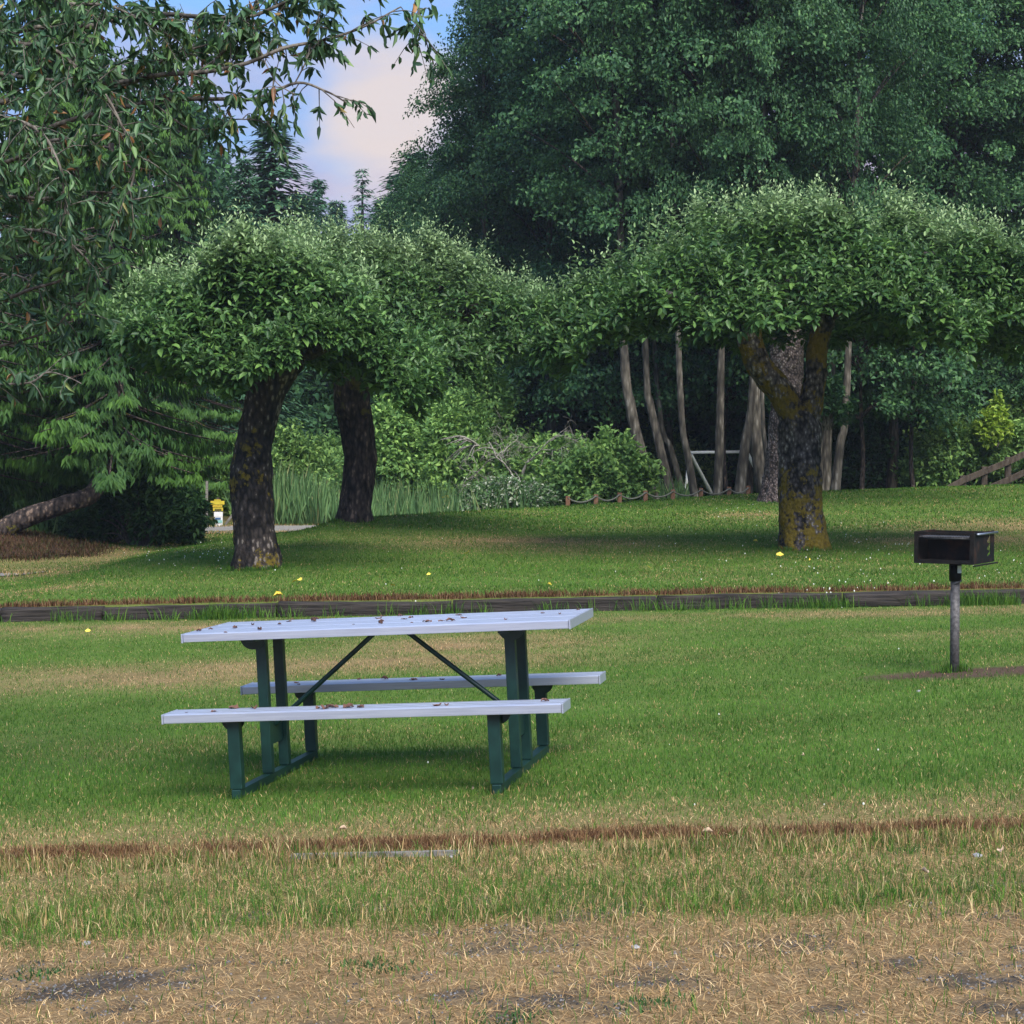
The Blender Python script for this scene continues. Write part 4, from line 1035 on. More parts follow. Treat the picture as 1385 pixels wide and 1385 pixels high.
for a in ((300, 205, 64, 0, 'conifer left of the sky gap, behind the drooping cedar'), (350, 238, 66, 0, 'lower conifer in front of the tallest conifer at the left'), (455, 272, 86, 0, 'squat conifer just left of the slim spruce'), (580, 240, 58, 1, 'conifer at the foot of the leafy mass beside the sky gap'), (368, 165, 58, 0, 'tallest dark conifer at the left of the sky gap'), (330, 215, 52, 1, 'conifer left of the tallest one, partly behind the cedar'), (430, 243, 78, 1, 'blue grey conifer in the middle of the sky gap'),
          (405, 262, 70, 0, 'broad conifer between the tallest conifer and the blue grey one'), (490, 230, 88, 2, 'slim open branched spruce standing alone in the sky gap'), (455, 285, 95, 0, 'small far conifer low in the sky gap'),
          (520, 272, 84, 0, 'low far conifer right of the slim spruce'), (560, 205, 60, 0, 'dark conifer at the right side of the sky gap'), (632, 165, 56, 1, 'tall conifer beside the leafy green mass'), (600, 225, 66, 1, 'conifer half hidden behind the leafy green mass'),
          (538, 235, 68, 1, 'pointed conifer just right of the slim spruce'), (265, 150, 60, 1, 'tall conifer behind the overhanging branches'), (680, 110, 52, 0, 'broad conifer behind the left edge of the leafy mass')):
    fir(*a, wide=2.3 if a[0] in (368, 405, 560, 600, 632, 680, 520, 538) else 1.5)

# ------------------------------------------------------------------ western red cedars at the left
def cedar_mesh(seed, H, R, z0, axis=None, nb=130, spread=1.0, sector=None):
    r = np.random.default_rng(seed); P = []; D = []; N = []; Ls = []; tp = []; B = []
    for k in range(nb):
        z = z0 + (H - z0) * (k / nb) ** 1.15; f = 1 - (z / H) ** 1.3
        a = r.uniform(0, 2 * pi) if sector is None else r.uniform(*sector)
        o = np.array([cos(a), sin(a), 0]); side = np.array([-sin(a), cos(a), 0])
        bt = r.uniform(.1, 1.3); rl = (R * f * r.uniform(.6, 1.1) + .3) * spread; m = max(7, int(rl / .085)); s = np.linspace(.1, 1, m)
        c0 = axis(z) if axis is not None else np.array([0, 0, z])
        dr = rl * (.55 * s ** 1.2 - .28 * s ** 3)
        pts = c0 + np.stack([o[0] * s * rl, o[1] * s * rl, -dr], 1); B.append((c0, pts[m // 2], pts[-1]))
        for q in (-1, 1, -.5, .5):
            reach = .3 * np.sin(pi * np.clip(s * .8 + .18, 0, 1)) * r.uniform(.5, 1.3, m)
            root = pts + side * (q * reach * .8)[:, None] + np.array([0, 0, -1]) * (np.abs(q) * reach * .35)[:, None] + r.normal(0, .03, (m, 3))
            for fng in (-.5, 0, .5):
                d = o * .45 + side * (q * .35 + fng * .7) + np.array([0, 0, -.85]) + r.normal(0, .12, (m, 3))
                P.append(root); D.append(d); N.append(o * .75 + np.array([0, 0, .65]) + r.normal(0, .22, (m, 3)))
                Ls.append(r.uniform(.10, .19, m) * (1.1 - .3 * abs(fng))); tp.append(np.clip(s - .45, 0, 1) * 1.2 * r.uniform(.3, 1.1, m) * bt)
    P, D, N, Ls, tp = map(np.concatenate, (P, D, N, Ls, tp))
    V, Q = leaf4(P, D, N, Ls, Ls * .30, .12, .22)
    parts = [tube_np(*spline([a, b + np.array([0, 0, .08]), c], 6, [.022, .014, .005]), 4) for a, b, c in B]
    return V, Q, np.repeat(tp, 4), merge(parts)
def cedar(u, v, Y, H, R, z0, seed, label, nb=130, lean=None):
    p = at(u, v, Y); b = np.array([p[0], Y, gz(p[0], Y)])
    root = empty('cedar_tree', b, 0, label, 'tree', 'cedars at the left')
    if lean is None:
        pts = np.array([(0, 0, -.2), (.05, 0, H * .3), (0, .1, H * .7), (0, 0, H)]); rad = [.38, .27, .16, .03]; axis = None
    else:
        pts = np.array([at(uu, vv, Y + dy) - b for uu, vv, dy in lean]); rad = np.interp(np.linspace(0, 1, len(pts)), [0, .5, 1], [.17, .13, .04])
        S = spline(pts, 60)
        axis = lambda z: S[min(59, max(0, int(np.argmin(np.abs(S[:, 2] - z)))))] if z < S[-1][2] else S[-1]
    V, Q = trunk_tube([(pts, rad)], 20, seed, .08)
    link('trunk', np_mesh('trunk', V, Q, M['bark2'], True), root)
    V, Q, tp, (Vb, Qb) = cedar_mesh(seed, H, R, z0, axis, nb)
    link('crown', np_mesh('crown', V, Q, M['cedar'], False, {'tip': tp}), root)
    link('branches', np_mesh('branches', Vb, Qb, M['bark2'], True), root)
cedar(105, 720, 33.5, 11, 2.0, .7, 801, 'large drooping cedar behind the left umbrella crown', 230)
cedar(60, 720, 36, 14, 2.8, 1.0, 802, 'tall drooping cedar behind the overhanging branches', 200)
cedar(-90, 720, 31, 12, 2.7, 1.2, 803, 'cedar at the left edge with bright green drooping sprays', 190)
cedar(235, 715, 43, 9.6, 2.3, 1.6, 804, 'dark cedar rising between the left umbrella tree and the sky gap', 190)
cedar(-20, 735, 29.3, 6.0, 2.0, 1.35, 805, 'leaning cedar with an arched bare trunk reaching in from the left edge', 110,
      lean=[(-75, 760, 0), (-10, 724, 0), (40, 698, .1), (90, 681, .2), (128, 664, .3), (150, 610, .6), (160, 520, .8), (150, 400, 1.0), (150, 250, 1.0), (150, 130, 1.0)])

# ------------------------------------------------------------------ bushes
def bush(u, v, Y, rx, rz, mat, nclump, nleaf, L, seed, label, cat='bush', ratio=.55, ry=None, group=None, name='bush', z=None, six=False, upright=0.0):
    r = np.random.default_rng(seed); p = at(u, v, Y); b = np.array([p[0], Y, gz(p[0], Y) if z is None else z])
    root = empty(name, b, 0, label, cat, group)
    a = r.uniform(0, 2 * pi, nclump); e = np.arcsin(r.uniform(0, 1, nclump)); rad = r.uniform(.45, 1.0, nclump) ** .6
    ry = ry or rx * .7
    c = np.stack([np.cos(a) * np.cos(e) * rad * rx, np.sin(a) * np.cos(e) * rad * ry, (np.sin(e) * rad) * rz], 1)
    c *= (1 + .35 * (r.random((nclump, 1)) - .5))
    i = np.repeat(np.arange(nclump), nleaf)
    out = nrm(c + np.array([0, 0, .25 * rz]))
    sz = .16 * (rx * ry * rz) ** (1 / 3)
    t = r.random(len(i))
    st = nrm(out * .8 + np.array([0, 0, .5 + upright]) + r.normal(0, .25, (nclump, 3)))
    P = c[i] + st[i] * (t * sz * 3.2)[:, None] + r.normal(0, sz * .55, (len(i), 3))
    D = nrm(out[i] * .6 + r.normal(0, .7, (len(i), 3)) + np.array([0, 0, -.2]))
    N = nrm(r.normal(0, .5, (len(i), 3)) + np.array([0, 0, .9]) + out[i] * .5)
    l = L * r.uniform(.65, 1.3, len(i))
    P[:, 2] = np.maximum(P[:, 2], .02)
    V, Q = (leaf6 if six else leaf4)(P, D, N, l, l * ratio)
    link('foliage', np_mesh('foliage', V, Q, mat), root)
    parts = []
    for k in range(0, nclump, max(1, nclump // 22)):
        s = np.array([c[k][0] * .15, c[k][1] * .15, -.05]); m = .5 * (s + c[k]) + np.array([0, 0, .1 * rz])
        parts.append(tube_np(*spline([s, m, c[k]], 8, [.025, .017, .006]), 5))
    link('stems', np_mesh('stems', *merge(parts), M['twig'], True), root)
    return root
bush(190, 735, 31.5, .8, 1.25, M['leafB2'], 46, 170, .12, 1, 'dark rounded bush at the foot of the cedars, beside the needle litter', ratio=.4)
bush(243, 715, 33, .42, .85, M['leafB2'], 34, 130, .12, 2, 'dark leafy bush left of the yellow sign', ratio=.4)
bush(140, 735, 32.5, .8, .8, M['leafB2'], 34, 130, .12, 3, 'low dark bush behind the end of the arched trunk', ratio=.4)
bush(30, 720, 38, 1.5, 1.3, M['leafB'], 70, 110, .13, 4, 'pale green bush seen under the arched trunk')
bush(395, 660, 46, .9, 1.9, M['leafB'], 110, 130, .13, 5, 'bright green bush seen between the two left trunks')
bush(425, 660, 50, 1.3, 1.3, M['leafB'], 90, 120, .13, 6, 'lower bright green bush touching the left rear trunk')
bush(330, 690, 46, 1.0, 1.4, M['leafB'], 80, 110, .13, 7, 'green bush behind the left front trunk')
bush(560, 660, 43, 1.4, 2.5, M['leafB'], 200, 140, .13, 8, 'tall green thicket right of the left rear trunk')
bush(640, 650, 44, 1.25, 2.7, M['leafB'], 170, 140, .13, 9, 'light green thicket behind the dead branches')
bush(722, 655, 41.0, .8, 1.35, M['leafB'], 120, 120, .13, 10, 'green thicket behind the white flowered shrub')
bush(808, 655, 39.6, .95, 1.15, M['leafB'], 130, 130, .13, 11, 'rounded bright green bush left of the curved alder')
bush(762, 655, 40.0, .75, 1.35, M['leafB'], 110, 120, .13, 12, 'green bush between the dead branches and the alder row')
bush(880, 655, 51, 1.6, 1.5, M['leafB'], 100, 120, .13, 13, 'green bush seen between the alder trunks')
bush(995, 655, 53, 1.6, 2.2, M['leafD'], 110, 120, .13, 14, 'dark bush behind the swing frame')
bush(695, 686, 39.2, 1.0, .52, M['leafW'], 170, 90, .085, 15, 'low white flowered shrub on the crest, left of the rope fence', cat='shrub', name='flowering_shrub', ry=.5)
bush(650, 686, 39.0, .4, .4, M['leafW'], 60, 80, .085, 16, 'small white flowered shrub at the left end of the larger one', cat='shrub', name='flowering_shrub', ry=.4)
bush(1298, 655, 43.4, 1.05, 1.25, M['leafB'], 130, 110, .115, 17, 'spreading green shrub behind the rail fence', ry=.8)
bush(1362, 645, 44.6, .9, 1.8, M['leafB'], 110, 110, .11, 18, 'taller green shrub at the right edge behind the rail fence', ry=.7)
bush(1262, 660, 43.2, .55, .6, M['leafB'], 50, 90, .11, 19, 'low green shrub at the mouth of the dark hollow', ry=.5)
bush(1347, 590, 42.4, .3, .95, M['leafY'], 46, 60, .12, 20, 'bright yellow green sapling above the rail fence', cat='sapling', name='sapling', z=2.0 - .35, six=True, ry=.25)
bush(1440, 655, 43, 1.2, 1.6, M['leafB'], 110, 110, .12, 21, 'green shrub just outside the right edge')
bush(1195, 655, 47, 1.5, 1.6, M['leafD'], 120, 110, .13, 22, 'black green bush deep in the dark hollow')
bush(1118, 640, 38.6, .45, .9, M['leafA'], 30, 80, .11, 23, 'small leafy branch clump beside the right of the mossy trunk', cat='sapling', name='sapling', z=2.0, six=True)

# reeds (stuff)
def reeds():
    def zone(u0, u1, y0, y1, n, Lr):
        u = rng.uniform(u0, u1, n); y = rng.uniform(y0, y1, n); x = (u - C0) / F * y
        return x, y, rng.uniform(*Lr, n)
    Z = [zone(325, 520, 39.5, 45, 2600, (.5, 1.15)), zone(490, 720, 38.5, 43, 3000, (.35, .9)), zone(760, 930, 40.5, 46, 1500, (.35, .7)), zone(0, 100, 32, 36, 700, (.5, 1.0))]
    x, y, L = (np.concatenate([z[k] for z in Z]) for k in range(3))
    L = L * (.45 + 1.1 * fbm(x * 1.3, y * .8, 91, 3)); n = len(x); P = np.stack([x, y, terrain(x, y) - .03], 1)
    a = rng.uniform(0, 6.28, n); ln = np.abs(rng.normal(.2, .16, n))
    D = np.stack([np.cos(a) * ln, np.sin(a) * ln, np.ones(n)], 1)
    V, Q = leaf4(P, D, np.stack([np.cos(a + 1.5), np.sin(a + 1.5), .1 + 0 * a], 1), L, .035, .1, .08)
    tag(link('reeds', np_mesh('reeds', V, Q, M['reed'])), 'tall pale green reeds growing beyond the mound', 'reeds', kind='stuff')
    pts = np.array([(*at(u, v, Y)[:2], Y) for u, v, Y in [(rng.uniform(590, 690), 0, rng.uniform(39, 41)) for _ in range(26)] + [(rng.uniform(780, 930), 0, rng.uniform(42.5, 45)) for _ in range(60)] + [(rng.uniform(425, 450), 0, 41) for _ in range(8)]])
    Pq = np.stack([pts[:, 0], pts[:, 1], terrain(pts[:, 0], pts[:, 1]) + rng.uniform(.3, .62, len(pts))], 1)
    n = len(Pq) * 6; c = np.repeat(Pq, 6, 0); a = np.tile(np.arange(6) * 1.05, len(Pq))
    V, Q = leaf4(c, np.stack([np.cos(a), np.sin(a), .5 + 0 * a], 1), np.tile([0, 0, 1.0], (n, 1)), .05, .035)
    tag(link('yellow_flowers', np_mesh('yellow_flowers', V, Q, M['ylw'])), 'yellow flowers dotted among the reeds and behind the rope fence', 'flowers', kind='stuff')
reeds()

# dead bleached branches
def deadtree():
    Y = 40.2; b0 = at(705, 662, Y); b = np.array([b0[0], Y, gz(b0[0], Y)])
    root = empty('dead_tree', b, 0, 'bleached dead tree with tangled bare branches above the flowering shrub', 'tree')
    r = np.random.default_rng(9); parts = []
    def rec(p, d, L, rad, lev):
        m = 6; P = [p]
        for k in range(m):
            d = nrm(d + r.normal(0, .22, 3) + np.array([0, 0, -.03 * lev])); P.append(P[-1] + d * L / m)
        P = np.array(P); parts.append(tube_np(P, np.linspace(rad * .55, rad * .28, m + 1), 5))
        if lev < 3:
            for k in range(5 if lev else 4):
                q = r.integers(2, m + 1); rec(P[q], nrm(d + r.normal(0, .75, 3)), L * r.uniform(.4, .7), rad * .5, lev + 1)
    base = at(705, 655, Y) - b
    for tu, tv, rad in ((645, 615, .05), (690, 600, .035), (712, 590, .035), (735, 625, .03), (700, 565, .04), (665, 650, .03)):
        e = at(tu, tv, Y + r.uniform(-.5, .5)) - b
        rec(base, nrm(e - base), np.linalg.norm(e - base), rad, 0)
    e = at(648, 603, Y) - b
    for k in range(16):
        g = at(r.uniform(590, 640), r.uniform(590, 625), Y + r.uniform(-.6, .6)) - b
        m = .5 * (e + g) + np.array([0, 0, .12]); parts.append(tube_np(*spline([e, m, g], 8, [.018, .013, .006]), 4))
    link('branches', np_mesh('branches', *merge(parts), M['dead'], True), root)
deadtree()

# ------------------------------------------------------------------ woodland closing the view (stuff)
def woodland():
    Vs, Qs, o = [], [], 0
    r = np.random.default_rng(77)
    spec = [(x, 62 + 8 * math.sin(x * .7) + 2 * k, 9 + 5 * r.random()) for k in range(2) for x in np.arange(-44, 46, 3.4)]
    spec += [(x, 54 + r.random() * 2, 4.5 + 2 * r.random()) for x in np.arange(-30, 34, 2.6)]
    spec += [(x, 52.5 + r.random() * 3, 5.5 + 2 * r.random()) for x in np.arange(-2, 18, 1.5)]
    spec += [(s * (20 + 2 * r.random()), y, 10 + 4 * r.random()) for s in (-1, 1) for y in np.arange(22, 60, 3.2)]
    for x, y, H in spec:
        # keep the gap of sky low: lower wood where the far conifers stand
        g = math.exp(-((x / y * F + C0 - 500) / 130) ** 2); H = H * (1 - .55 * g) if y > 50 else H
        V, Q, c = clump_crown(int(x * 10 + y * 100) % 9999 + 3, H, 2.6, 80, 80, .24, .6, clr=1.2, flat=.7)
        V = V + np.array([x, y, gz(x, y) - .2]); Vs.append(V); Qs.append(Q + o); o += len(V)
    tag(link('woodland', np_mesh('woodland', np.concatenate(Vs), np.concatenate(Qs), M['leafD'])), 'dark mass of woodland closing the view behind everything', 'woodland', kind='stuff')
woodland()

# ------------------------------------------------------------------ overhanging tree, upper left
def overhang():
    Y = 8.6
    b = np.array([-4.6, 9.6, gz(-4.6, 9.6)])
    root = empty('overhanging_tree', b, 0, 'nearby tree with narrow drooping leaves reaching in from the upper left', 'tree')
    tp = [(np.array([(0, 0, -.1), (.1, -.1, 1.4), (.3, -.3, 3.0), (.35, -.3, 5.2)]), [.26, .21, .17, .1])]
    V, Q = trunk_tube(tp, 24, 5, .08); link('trunk', np_mesh('trunk', V, Q, M['twig'], True), root)
    r = np.random.default_rng(42); tubes = []; tw = []
    def P3(u, v, dy): return at(u, v, Y + dy) - b
    def br(pts, r0, r1, n=40):
        S = np.array([P3(*p) for p in pts]); P = spline(S, n)
        P += (np.stack([noise3(P[:, 0] * 5, P[:, 1] * 5, P[:, 2] * 5, q + 3) for q in range(3)], 1) - .5) * .05
        tubes.append(tube_np(P, np.linspace(r0 * .45, r1 * .8, n), 7)); return P
    mains = []
    # (path, r0, r1, leaf density per m, start fraction of leaves)
    for pts, r0, r1, dn, f0 in (
        ([(-330, 300, .9), (-60, 160, .6), (130, 115, .3), (262, 98, .1), (350, 78, 0), (430, 60, 0), (500, 36, 0), (540, 14, 0)], .035, .004, 24, .3),
        ([(-330, 330, .8), (-40, 215, .5), (140, 150, .3), (260, 130, .2), (340, 133, .1), (400, 112, 0), (440, 122, 0), (466, 136, 0)], .032, .004, 30, .3),
        ([(-330, 180, .9), (-60, 60, .6), (150, 30, .4), (262, 18, .2), (340, 20, .1), (440, -20, .1), (520, -60, .1)], .035, .006, 60, .2),
        ([(-330, 120, .9), (-50, -20, .6), (160, -60, .4), (330, -70, .2), (480, -60, .2), (560, -30, .1), (566, 20, .1), (575, 46, .1)], .03, .003, 20, .3),
        ([(-330, 380, .6), (-80, 260, .3), (60, 190, .1), (150, 185, 0), (215, 200, -.1)], .03, .004, 75, .25),
        ([(-330, 420, .5), (-80, 330, .2), (20, 310, .1), (90, 330, 0), (150, 385, 0)], .028, .004, 60, .25),
        ([(-330, 450, .6), (-60, 420, .4), (40, 395, .2), (90, 370, .2), (100, 330, .2), (140, 320, .2)], .025, .004, 50, .3),
        ([(-300, 500, .6), (-30, 470, .4), (55, 450, .3), (95, 415, .2), (130, 400, .2)], .02, .003, 42, .35),
        ([(-300, 520, .3), (-60, 520, .1), (30, 520, 0), (60, 505, 0), (105, 520, 0)], .02, .003, 40, .35),
        ([(-330, 60, .3), (-80, 40, 0), (60, 70, -.2), (140, 130, -.3), (180, 220, -.3), (165, 290, -.3)], .03, .004, 85, .25),
        ([(-330, 60, 1.4), (-60, 90, 1.2), (80, 110, 1.0), (190, 90, .9), (260, 60, .8), (300, 40, .8)], .03, .004, 90, .2),
        ([(-330, 200, 1.4), (-60, 250, 1.2), (60, 270, 1.0), (130, 260, .9), (185, 270, .8)], .03, .004, 75, .2),
        ([(-330, 160, .1), (-90, 150, -.2), (20, 160, -.4), (80, 220, -.5), (90, 290, -.5)], .03, .004, 75, .25),
        ([(-330, -60, .5), (-60, -40, .3), (80, 0, .1), (180, 20, 0), (240, 55, 0)], .03, .004, 85, .2),
        ([(-300, 380, 1.4), (-30, 370, 1.2), (40, 380, 1.1), (80, 430, 1.0)], .02, .004, 60, .3),
        ([(95, 128, .35), (180, 112, .3), (240, 75, .2), (310, 50, .2), (370, 25, .1), (400, -20, .1)], .014, .004, 48, .1),
        ([(210, 140, .2), (250, 170, .2), (290, 165, .2), (340, 160, .1), (365, 165, .1)], .01, .003, 46, .1),
        ([(398, 112, 0), (414, 82, 0), (424, 50, 0), (440, 15, 0), (450, -15, 0)], .008, .003, 70, .1),
        ([(350, 78, 0), (372, 110, 0), (400, 125, 0)], .006, .003, 34, .1),
        ([(540, 14, 0), (556, 38, .05), (575, 50, .05)], .005, .002, 60, .1),
        ([(262, 98, .1), (300, 70, .1), (330, 30, .1), (345, 0, .1)], .01, .003, 45, .1),
    ):
        P = br(pts, r0, r1); seg = np.linalg.norm(np.diff(P, axis=0), axis=1); s = np.concatenate([[0], np.cumsum(seg)]); Lt = s[-1]
        r0 *= 1
        nt = int(Lt * (1 - f0) * dn / 1.35)
        for k in range(nt):
            q = Lt * (f0 + (1 - f0) * (k + r.random()) / nt)
            p = np.array([np.interp(q, s, P[:, j]) for j in range(3)]); T = nrm(np.array([np.interp(min(q + .05, Lt), s, P[:, j]) for j in range(3)]) - p + 1e-6)
            d = nrm(T * .5 + r.normal(0, .75, 3)); tl = r.uniform(.08, .26)
            e = p + d * tl + np.array([0, 0, -.04]); m = .5 * (p + e) + np.array([0, 0, .02]); Q3 = spline([p, m, e], 6)
            tubes.append(tube_np(Q3, np.linspace(.0028, .0012, 6), 4)); tw.append((Q3, d))
    Pl, Dl, Nl = [], [], []
    for Q3, d in tw:
        for k in range(r.integers(6, 12)):
            f = r.uniform(.25, 1); p = np.array([np.interp(f * 5, np.arange(6), Q3[:, j]) for j in range(3)])
            Pl.append(p); Dl.append(nrm(d * .35 + r.normal(0, .55, 3) + np.array([0, 0, -.75]))); Nl.append(nrm(r.normal(0, .7, 3) + np.array([0, -.4, .6])))
    Pl, Dl, Nl = map(np.array, (Pl, Dl, Nl)); n = len(Pl)
    L = r.uniform(.034, .078, n)
    V, Q = leaf6(Pl, Dl, Nl, L, L * r.uniform(.24, .38, n), .35, r.uniform(.05, .7, (n, 1)))
    link('crown', np_mesh('crown', V, Q, M['leafM']), root)
    Vt, Qt = merge(tubes); link('branches', np_mesh('branches', Vt, Qt, M['twig'], True), root)
    print('overhang leaves', n)
overhang()

# ------------------------------------------------------------------ sign, stake, fence, ropes, swing
def sign():
    Y = 39.5; p = at(295, 713, Y); z0 = gz(p[0], Y); k = Y / F
    root = empty('notice_sign', (p[0], Y, z0), 0, 'small signpost with stacked yellow boards and white and teal notices', 'sign')
    def zz(v): return at(295, v, Y)[2] - z0
    hb = MB().box((0, .02, zz(712) / 2 + .5 * zz(676)), (.05, .05, zz(676) - zz(718)), None, .004)
    hb.build('post', M['fencewood'], root)
    def panel(name, u0, u1, v0, v1, mat, y=-.02, par=None):
        return MB().box((((u0 + u1) / 2 - 295) * k, y, (zz(v0) + zz(v1)) / 2), ((u1 - u0) * k, .02, abs(zz(v0) - zz(v1))), None, .002).build(name, mat, par or root)
    h = panel('header_board', 285, 304, 677.5, 682.4, M['yellow'])
    panel('board_crest', 290, 299, 675.6, 677.2, M['yellow'])
    panel('board', 288, 301, 683, 686, M['ochre'])
    b2 = panel('board', 288.5, 302, 686.6, 691, M['yellow'])
    for v in (688.4, 690.2): panel('lettering', 291, 300, v - .3, v + .3, M['ink'], -.033, b2)
    panel('notice', 289.8, 301.6, 692.2, 699, M['white'])
    n2 = panel('notice', 291, 301.4, 699.4, 713, M['white'])
    panel('print', 291.5, 299, 700, 702.6, M['navy'], -.033, n2); panel('print', 291.4, 301, 703.6, 707, M['teal'], -.033, n2)
    o = empty('wooden_stake', (*at(279, 708, 39.3)[:2], gz(at(279, 708, 39.3)[0], 39.3)), 0, 'pale weathered stake standing left of the yellow sign', 'stake')
    MB().bar((0, 0, -.1), (.02, 0, .95), .05, .05, .005).build('shaft', M['board'], o)
    p = at(304, 704, 39.8); q = at(322, 686, 39.8)
    o = MB().bar((p[0], p[1], p[2] - .1), tuple(q), .035, .05, .004).build('leaning_pole', M['board']); tag(o, 'pale pole leaning diagonally between the yellow sign and the trunk', 'pole')
sign()

def rope_fence():
    us = [(768, 685), (806, 682.5), (838, 680.5), (873, 677.5), (910, 676), (948, 674), (986, 672.5), (1012, 671)]
    Y = 40.0; b = at(768, 685, Y)
    root = empty('rope_fence', (b[0], Y, gz(b[0], Y)), 0, 'low fence of short reddish posts linked by drooping pale rope', 'fence'); o = np.array(root.location); tops = []
    for u, v in us:
        yc = float(np.interp((u - C0) / F * 38, XK, YK)) + .6
        p = at(u, v - 14, yc); g = gz(p[0], yc)
        MB().box((p[0] - o[0], yc - o[1], (p[2] + g) / 2 - o[2] - .05), (.085, .085, p[2] - g + .1), None, .01).build('post', M['postwood'], root)
        tops.append(np.array([p[0], yc - .045, p[2] - .035]) - o)
    for a, c in zip(tops[:-1], tops[1:]):
        t = np.linspace(0, 1, 16)[:, None]; P = a * (1 - t) + c * t; P[:, 2] -= (.10 * 4 * t * (1 - t))[:, 0]
        link('rope', np_mesh('rope', *tube_np(P, .016, 6), M['rope'], True), root)
rope_fence()

def rail_fence():
    Y = 41.3
    pts = [(1278, 668, 656), (1302, 664, 643), (1331, 666, 631), (1363, 664, 618), (1410, 655, 596), (1455, 640, 576)]
    b = at(1302, 664, Y); root = empty('rail_fence', (b[0], Y, gz(b[0], Y)), 0, 'brown two rail wooden fence climbing to the right edge', 'fence'); o = np.array(root.location)
    T = []
    for k, (u, v0, v1) in enumerate(pts):
        Yk = Y + .25 * k; p0, p1 = at(u, v0 + 3, Yk) - o, at(u, v1, Yk) - o; p0[2] -= .25; T.append((p1, Yk))
        if k: MB().box(((p0 + p1) / 2), (.13, .11, p1[2] - p0[2]), None, .012).build('post', M['fencewood'], root)
    for (a, _), (c, _) in zip(T[:-1], T[1:]):
        for dz in (-.10, -.50):
            if dz == -.5 and a[0] < .3: continue
            MB().bar(a + np.array([0, -.09, dz]), c + np.array([0, -.09, dz]), .05, .13, .006).build('rail', M['fencewood'], root)
rail_fence()

def swing():
    Y = 44.0; b = at(950, 660, Y); root = empty('swing_frame', (b[0], Y, gz(b[0], Y)), 0, 'white pipe swing frame standing beyond the alder trunks', 'swing frame'); o = np.array(root.location)
    q = lambda u, v, dy=0: at(u, v, Y + dy) - o
    t1, t2 = q(933, 612), q(1010, 611, .6)
    for a in (q(927, 668, -.8), q(965, 672, 1.0)): MB().tube(spline([t1 - (t1 - a) * .06 + np.array([0, 0, .02]), t1 * .85 + a * .15, a], 12), .04, 8).build('leg', M['whitep'], root, True)
    for a in (q(1000, 668, -.8), q(1040, 670, 1.0)): MB().tube(spline([t2, t2 * .85 + a * .15, a], 12), .04, 8).build('leg', M['whitep'], root, True)
    MB().tube([t1, t2], .035, 8).build('crossbar', M['whitep'], root, True)
swing()

# ------------------------------------------------------------------ air
m, nt, N, Lk = newmat('pale_air')
pv = N('ShaderNodeVolumePrincipled'); pv.inputs['Color'].default_value = (.72, .84, 1.0, 1); pv.inputs['Density'].default_value = HAZE; pv.inputs['Anisotropy'].default_value = .0
ov = N('ShaderNodeOutputMaterial'); Lk(pv.outputs[0], ov.inputs['Volume'])
hz = MB().box((0, 330, 9), (860, 820, 24)).build('haze', m); tag(hz, 'thin bluish air softening the far trees', 'haze', kind='stuff')

# ------------------------------------------------------------------ world, sun, camera
SUN_EL, SUN_AZ = radians(50), radians(158)       # azimuth measured clockwise from +Y (view direction)
w = bpy.data.worlds.new('World'); scene.world = w; w.use_nodes = True
nt = w.node_tree; nt.nodes.clear(); N = nt.nodes.new; Lk = nt.links.new
sky = N('ShaderNodeTexSky'); sky.sky_type = 'NISHITA'; sky.sun_disc = False; sky.sun_elevation = SUN_EL; sky.sun_rotation = SUN_AZ
sky.air_density = 1.0; sky.dust_density = .6; sky.ozone_density = 1.5
tc = N('ShaderNodeTexCoord'); sx = N('ShaderNodeSeparateXYZ'); Lk(tc.outputs['Generated'], sx.inputs[0])
mp = N('ShaderNodeMapping'); mp.inputs['Scale'].default_value = (1, 1, 2.4); mp.inputs['Location'].default_value = (.9, .3, .12); Lk(tc.outputs['Generated'], mp.inputs[0])
n1 = N('ShaderNodeTexNoise'); n1.inputs['Scale'].default_value = 4.2; n1.inputs['Detail'].default_value = 7; n1.inputs['Roughness'].default_value = .52; Lk(mp.outputs[0], n1.inputs[0])
# cloud bank is thick near the horizon and thins out upward
el = N('ShaderNodeMapRange'); Lk(sx.outputs['Z'], el.inputs[0]); el.inputs[1].default_value = .10; el.inputs[2].default_value = .23; el.inputs[3].default_value = .30; el.inputs[4].default_value = -.08
ad = N('ShaderNodeMath'); ad.operation = 'ADD'; Lk(n1.outputs[0], ad.inputs[0]); Lk(el.outputs[0], ad.inputs[1])
cm = N('ShaderNodeMapRange'); cm.interpolation_type = 'SMOOTHSTEP'; Lk(ad.outputs[0], cm.inputs[0]); cm.inputs[1].default_value = .50; cm.inputs[2].default_value = .74
n2 = N('ShaderNodeTexNoise'); n2.inputs['Scale'].default_value = 9; n2.inputs['Detail'].default_value = 6; Lk(mp.outputs[0], n2.inputs[0])
cc = ramp(nt, n2.outputs[0], [(.36, (1.2, 1.18, 1.75)), (.5, (1.42, 1.3, 1.78)), (.66, (1.8, 1.58, 1.8))])
tint = N('ShaderNodeMix'); tint.data_type = 'RGBA'; tint.blend_type = 'MULTIPLY'; tint.inputs[0].default_value = 1.0; Lk(sky.outputs[0], tint.inputs[6]); 
tz = N('ShaderNodeMapRange'); Lk(sx.outputs['Z'], tz.inputs[0]); tz.inputs[1].default_value = .15; tz.inputs[2].default_value = .6
Lk(ramp(nt, tz.outputs[0], [(0, (.18, .27, .38)), (1, (.9, .95, 1.0))]), tint.inputs[7])
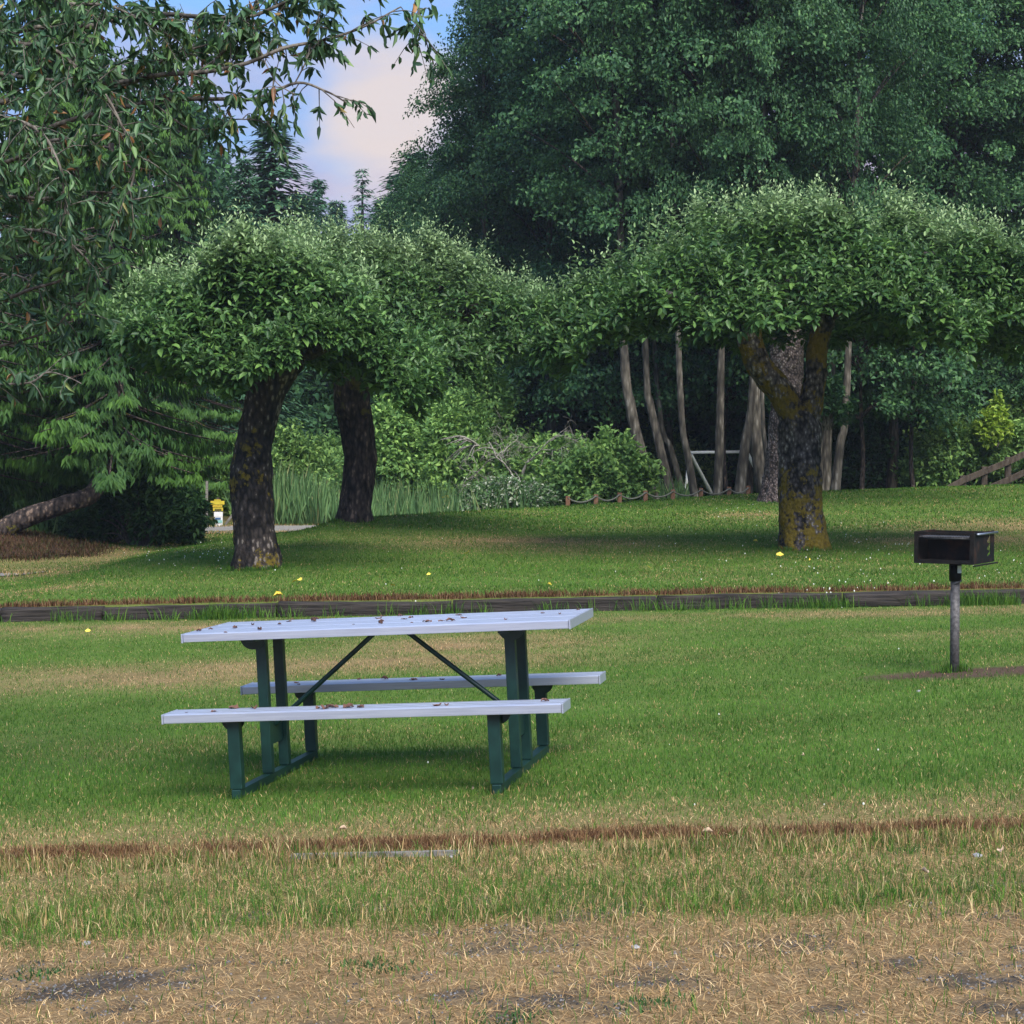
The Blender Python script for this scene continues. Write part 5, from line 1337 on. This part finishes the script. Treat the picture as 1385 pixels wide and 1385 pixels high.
mx = N('ShaderNodeMix'); mx.data_type = 'RGBA'; Lk(cm.outputs[0], mx.inputs[0]); Lk(tint.outputs[2], mx.inputs[6]); Lk(cc, mx.inputs[7])
# one sunlit cream puff low in the gap between the trees
vd = N('ShaderNodeVectorMath'); vd.operation = 'DISTANCE'; Lk(tc.outputs['Generated'], vd.inputs[0]); vd.inputs[1].default_value = (-.058, .983, .168)
pf = N('ShaderNodeMath'); pf.operation = 'MULTIPLY_ADD'; Lk(n2.outputs[0], pf.inputs[0]); pf.inputs[1].default_value = -.075; Lk(vd.outputs['Value'], pf.inputs[2])
pm = N('ShaderNodeMapRange'); pm.interpolation_type = 'SMOOTHSTEP'; Lk(pf.outputs[0], pm.inputs[0]); pm.inputs[1].default_value = .012; pm.inputs[2].default_value = -.022; pm.inputs[3].default_value = 0; pm.inputs[4].default_value = .9
m3 = N('ShaderNodeMix'); m3.data_type = 'RGBA'; Lk(pm.outputs[0], m3.inputs[0]); Lk(mx.outputs[2], m3.inputs[6]); m3.inputs[7].default_value = (2.15, 1.86, 1.76, 1); mx = m3
bg = N('ShaderNodeBackground'); bg.inputs[1].default_value = .13; Lk(mx.outputs[2], bg.inputs[0])
ow = N('ShaderNodeOutputWorld'); Lk(bg.outputs[0], ow.inputs[0])

sl_ = bpy.data.lights.new('sun', 'SUN'); sl_.energy = 2.3; sl_.angle = radians(42); sl_.color = (1.0, .95, .84)
so = bpy.data.objects.new('sun', sl_); col.objects.link(so)
sd = Vector((sin(SUN_AZ) * cos(SUN_EL), cos(SUN_AZ) * cos(SUN_EL), sin(SUN_EL)))
so.rotation_euler = sd.to_track_quat('Z', 'Y').to_euler(); so.location = (20, -10, 30)

cd = bpy.data.cameras.new('camera'); cd.sensor_width = 36; cd.lens = 36 * F / 1385; cd.clip_end = 2000; cd.clip_start = .05
co = bpy.data.objects.new('camera', cd); col.objects.link(co); co.location = (0, 0, CAMZ); co.rotation_euler = (pi / 2 - PITCH, 0, 0)
scene.camera = co

scene.render.engine = 'CYCLES'
scene.cycles.use_denoising = True; scene.cycles.volume_bounces = 0
scene.cycles.max_bounces = 6; scene.cycles.diffuse_bounces = 3; scene.cycles.transmission_bounces = 3; scene.cycles.glossy_bounces = 2; scene.cycles.transparent_max_bounces = 4
scene.view_settings.view_transform = 'Standard'; scene.view_settings.look = 'None'; scene.view_settings.gamma = 1; scene.view_settings.use_curve_mapping = False
scene.view_settings.exposure = 1.58
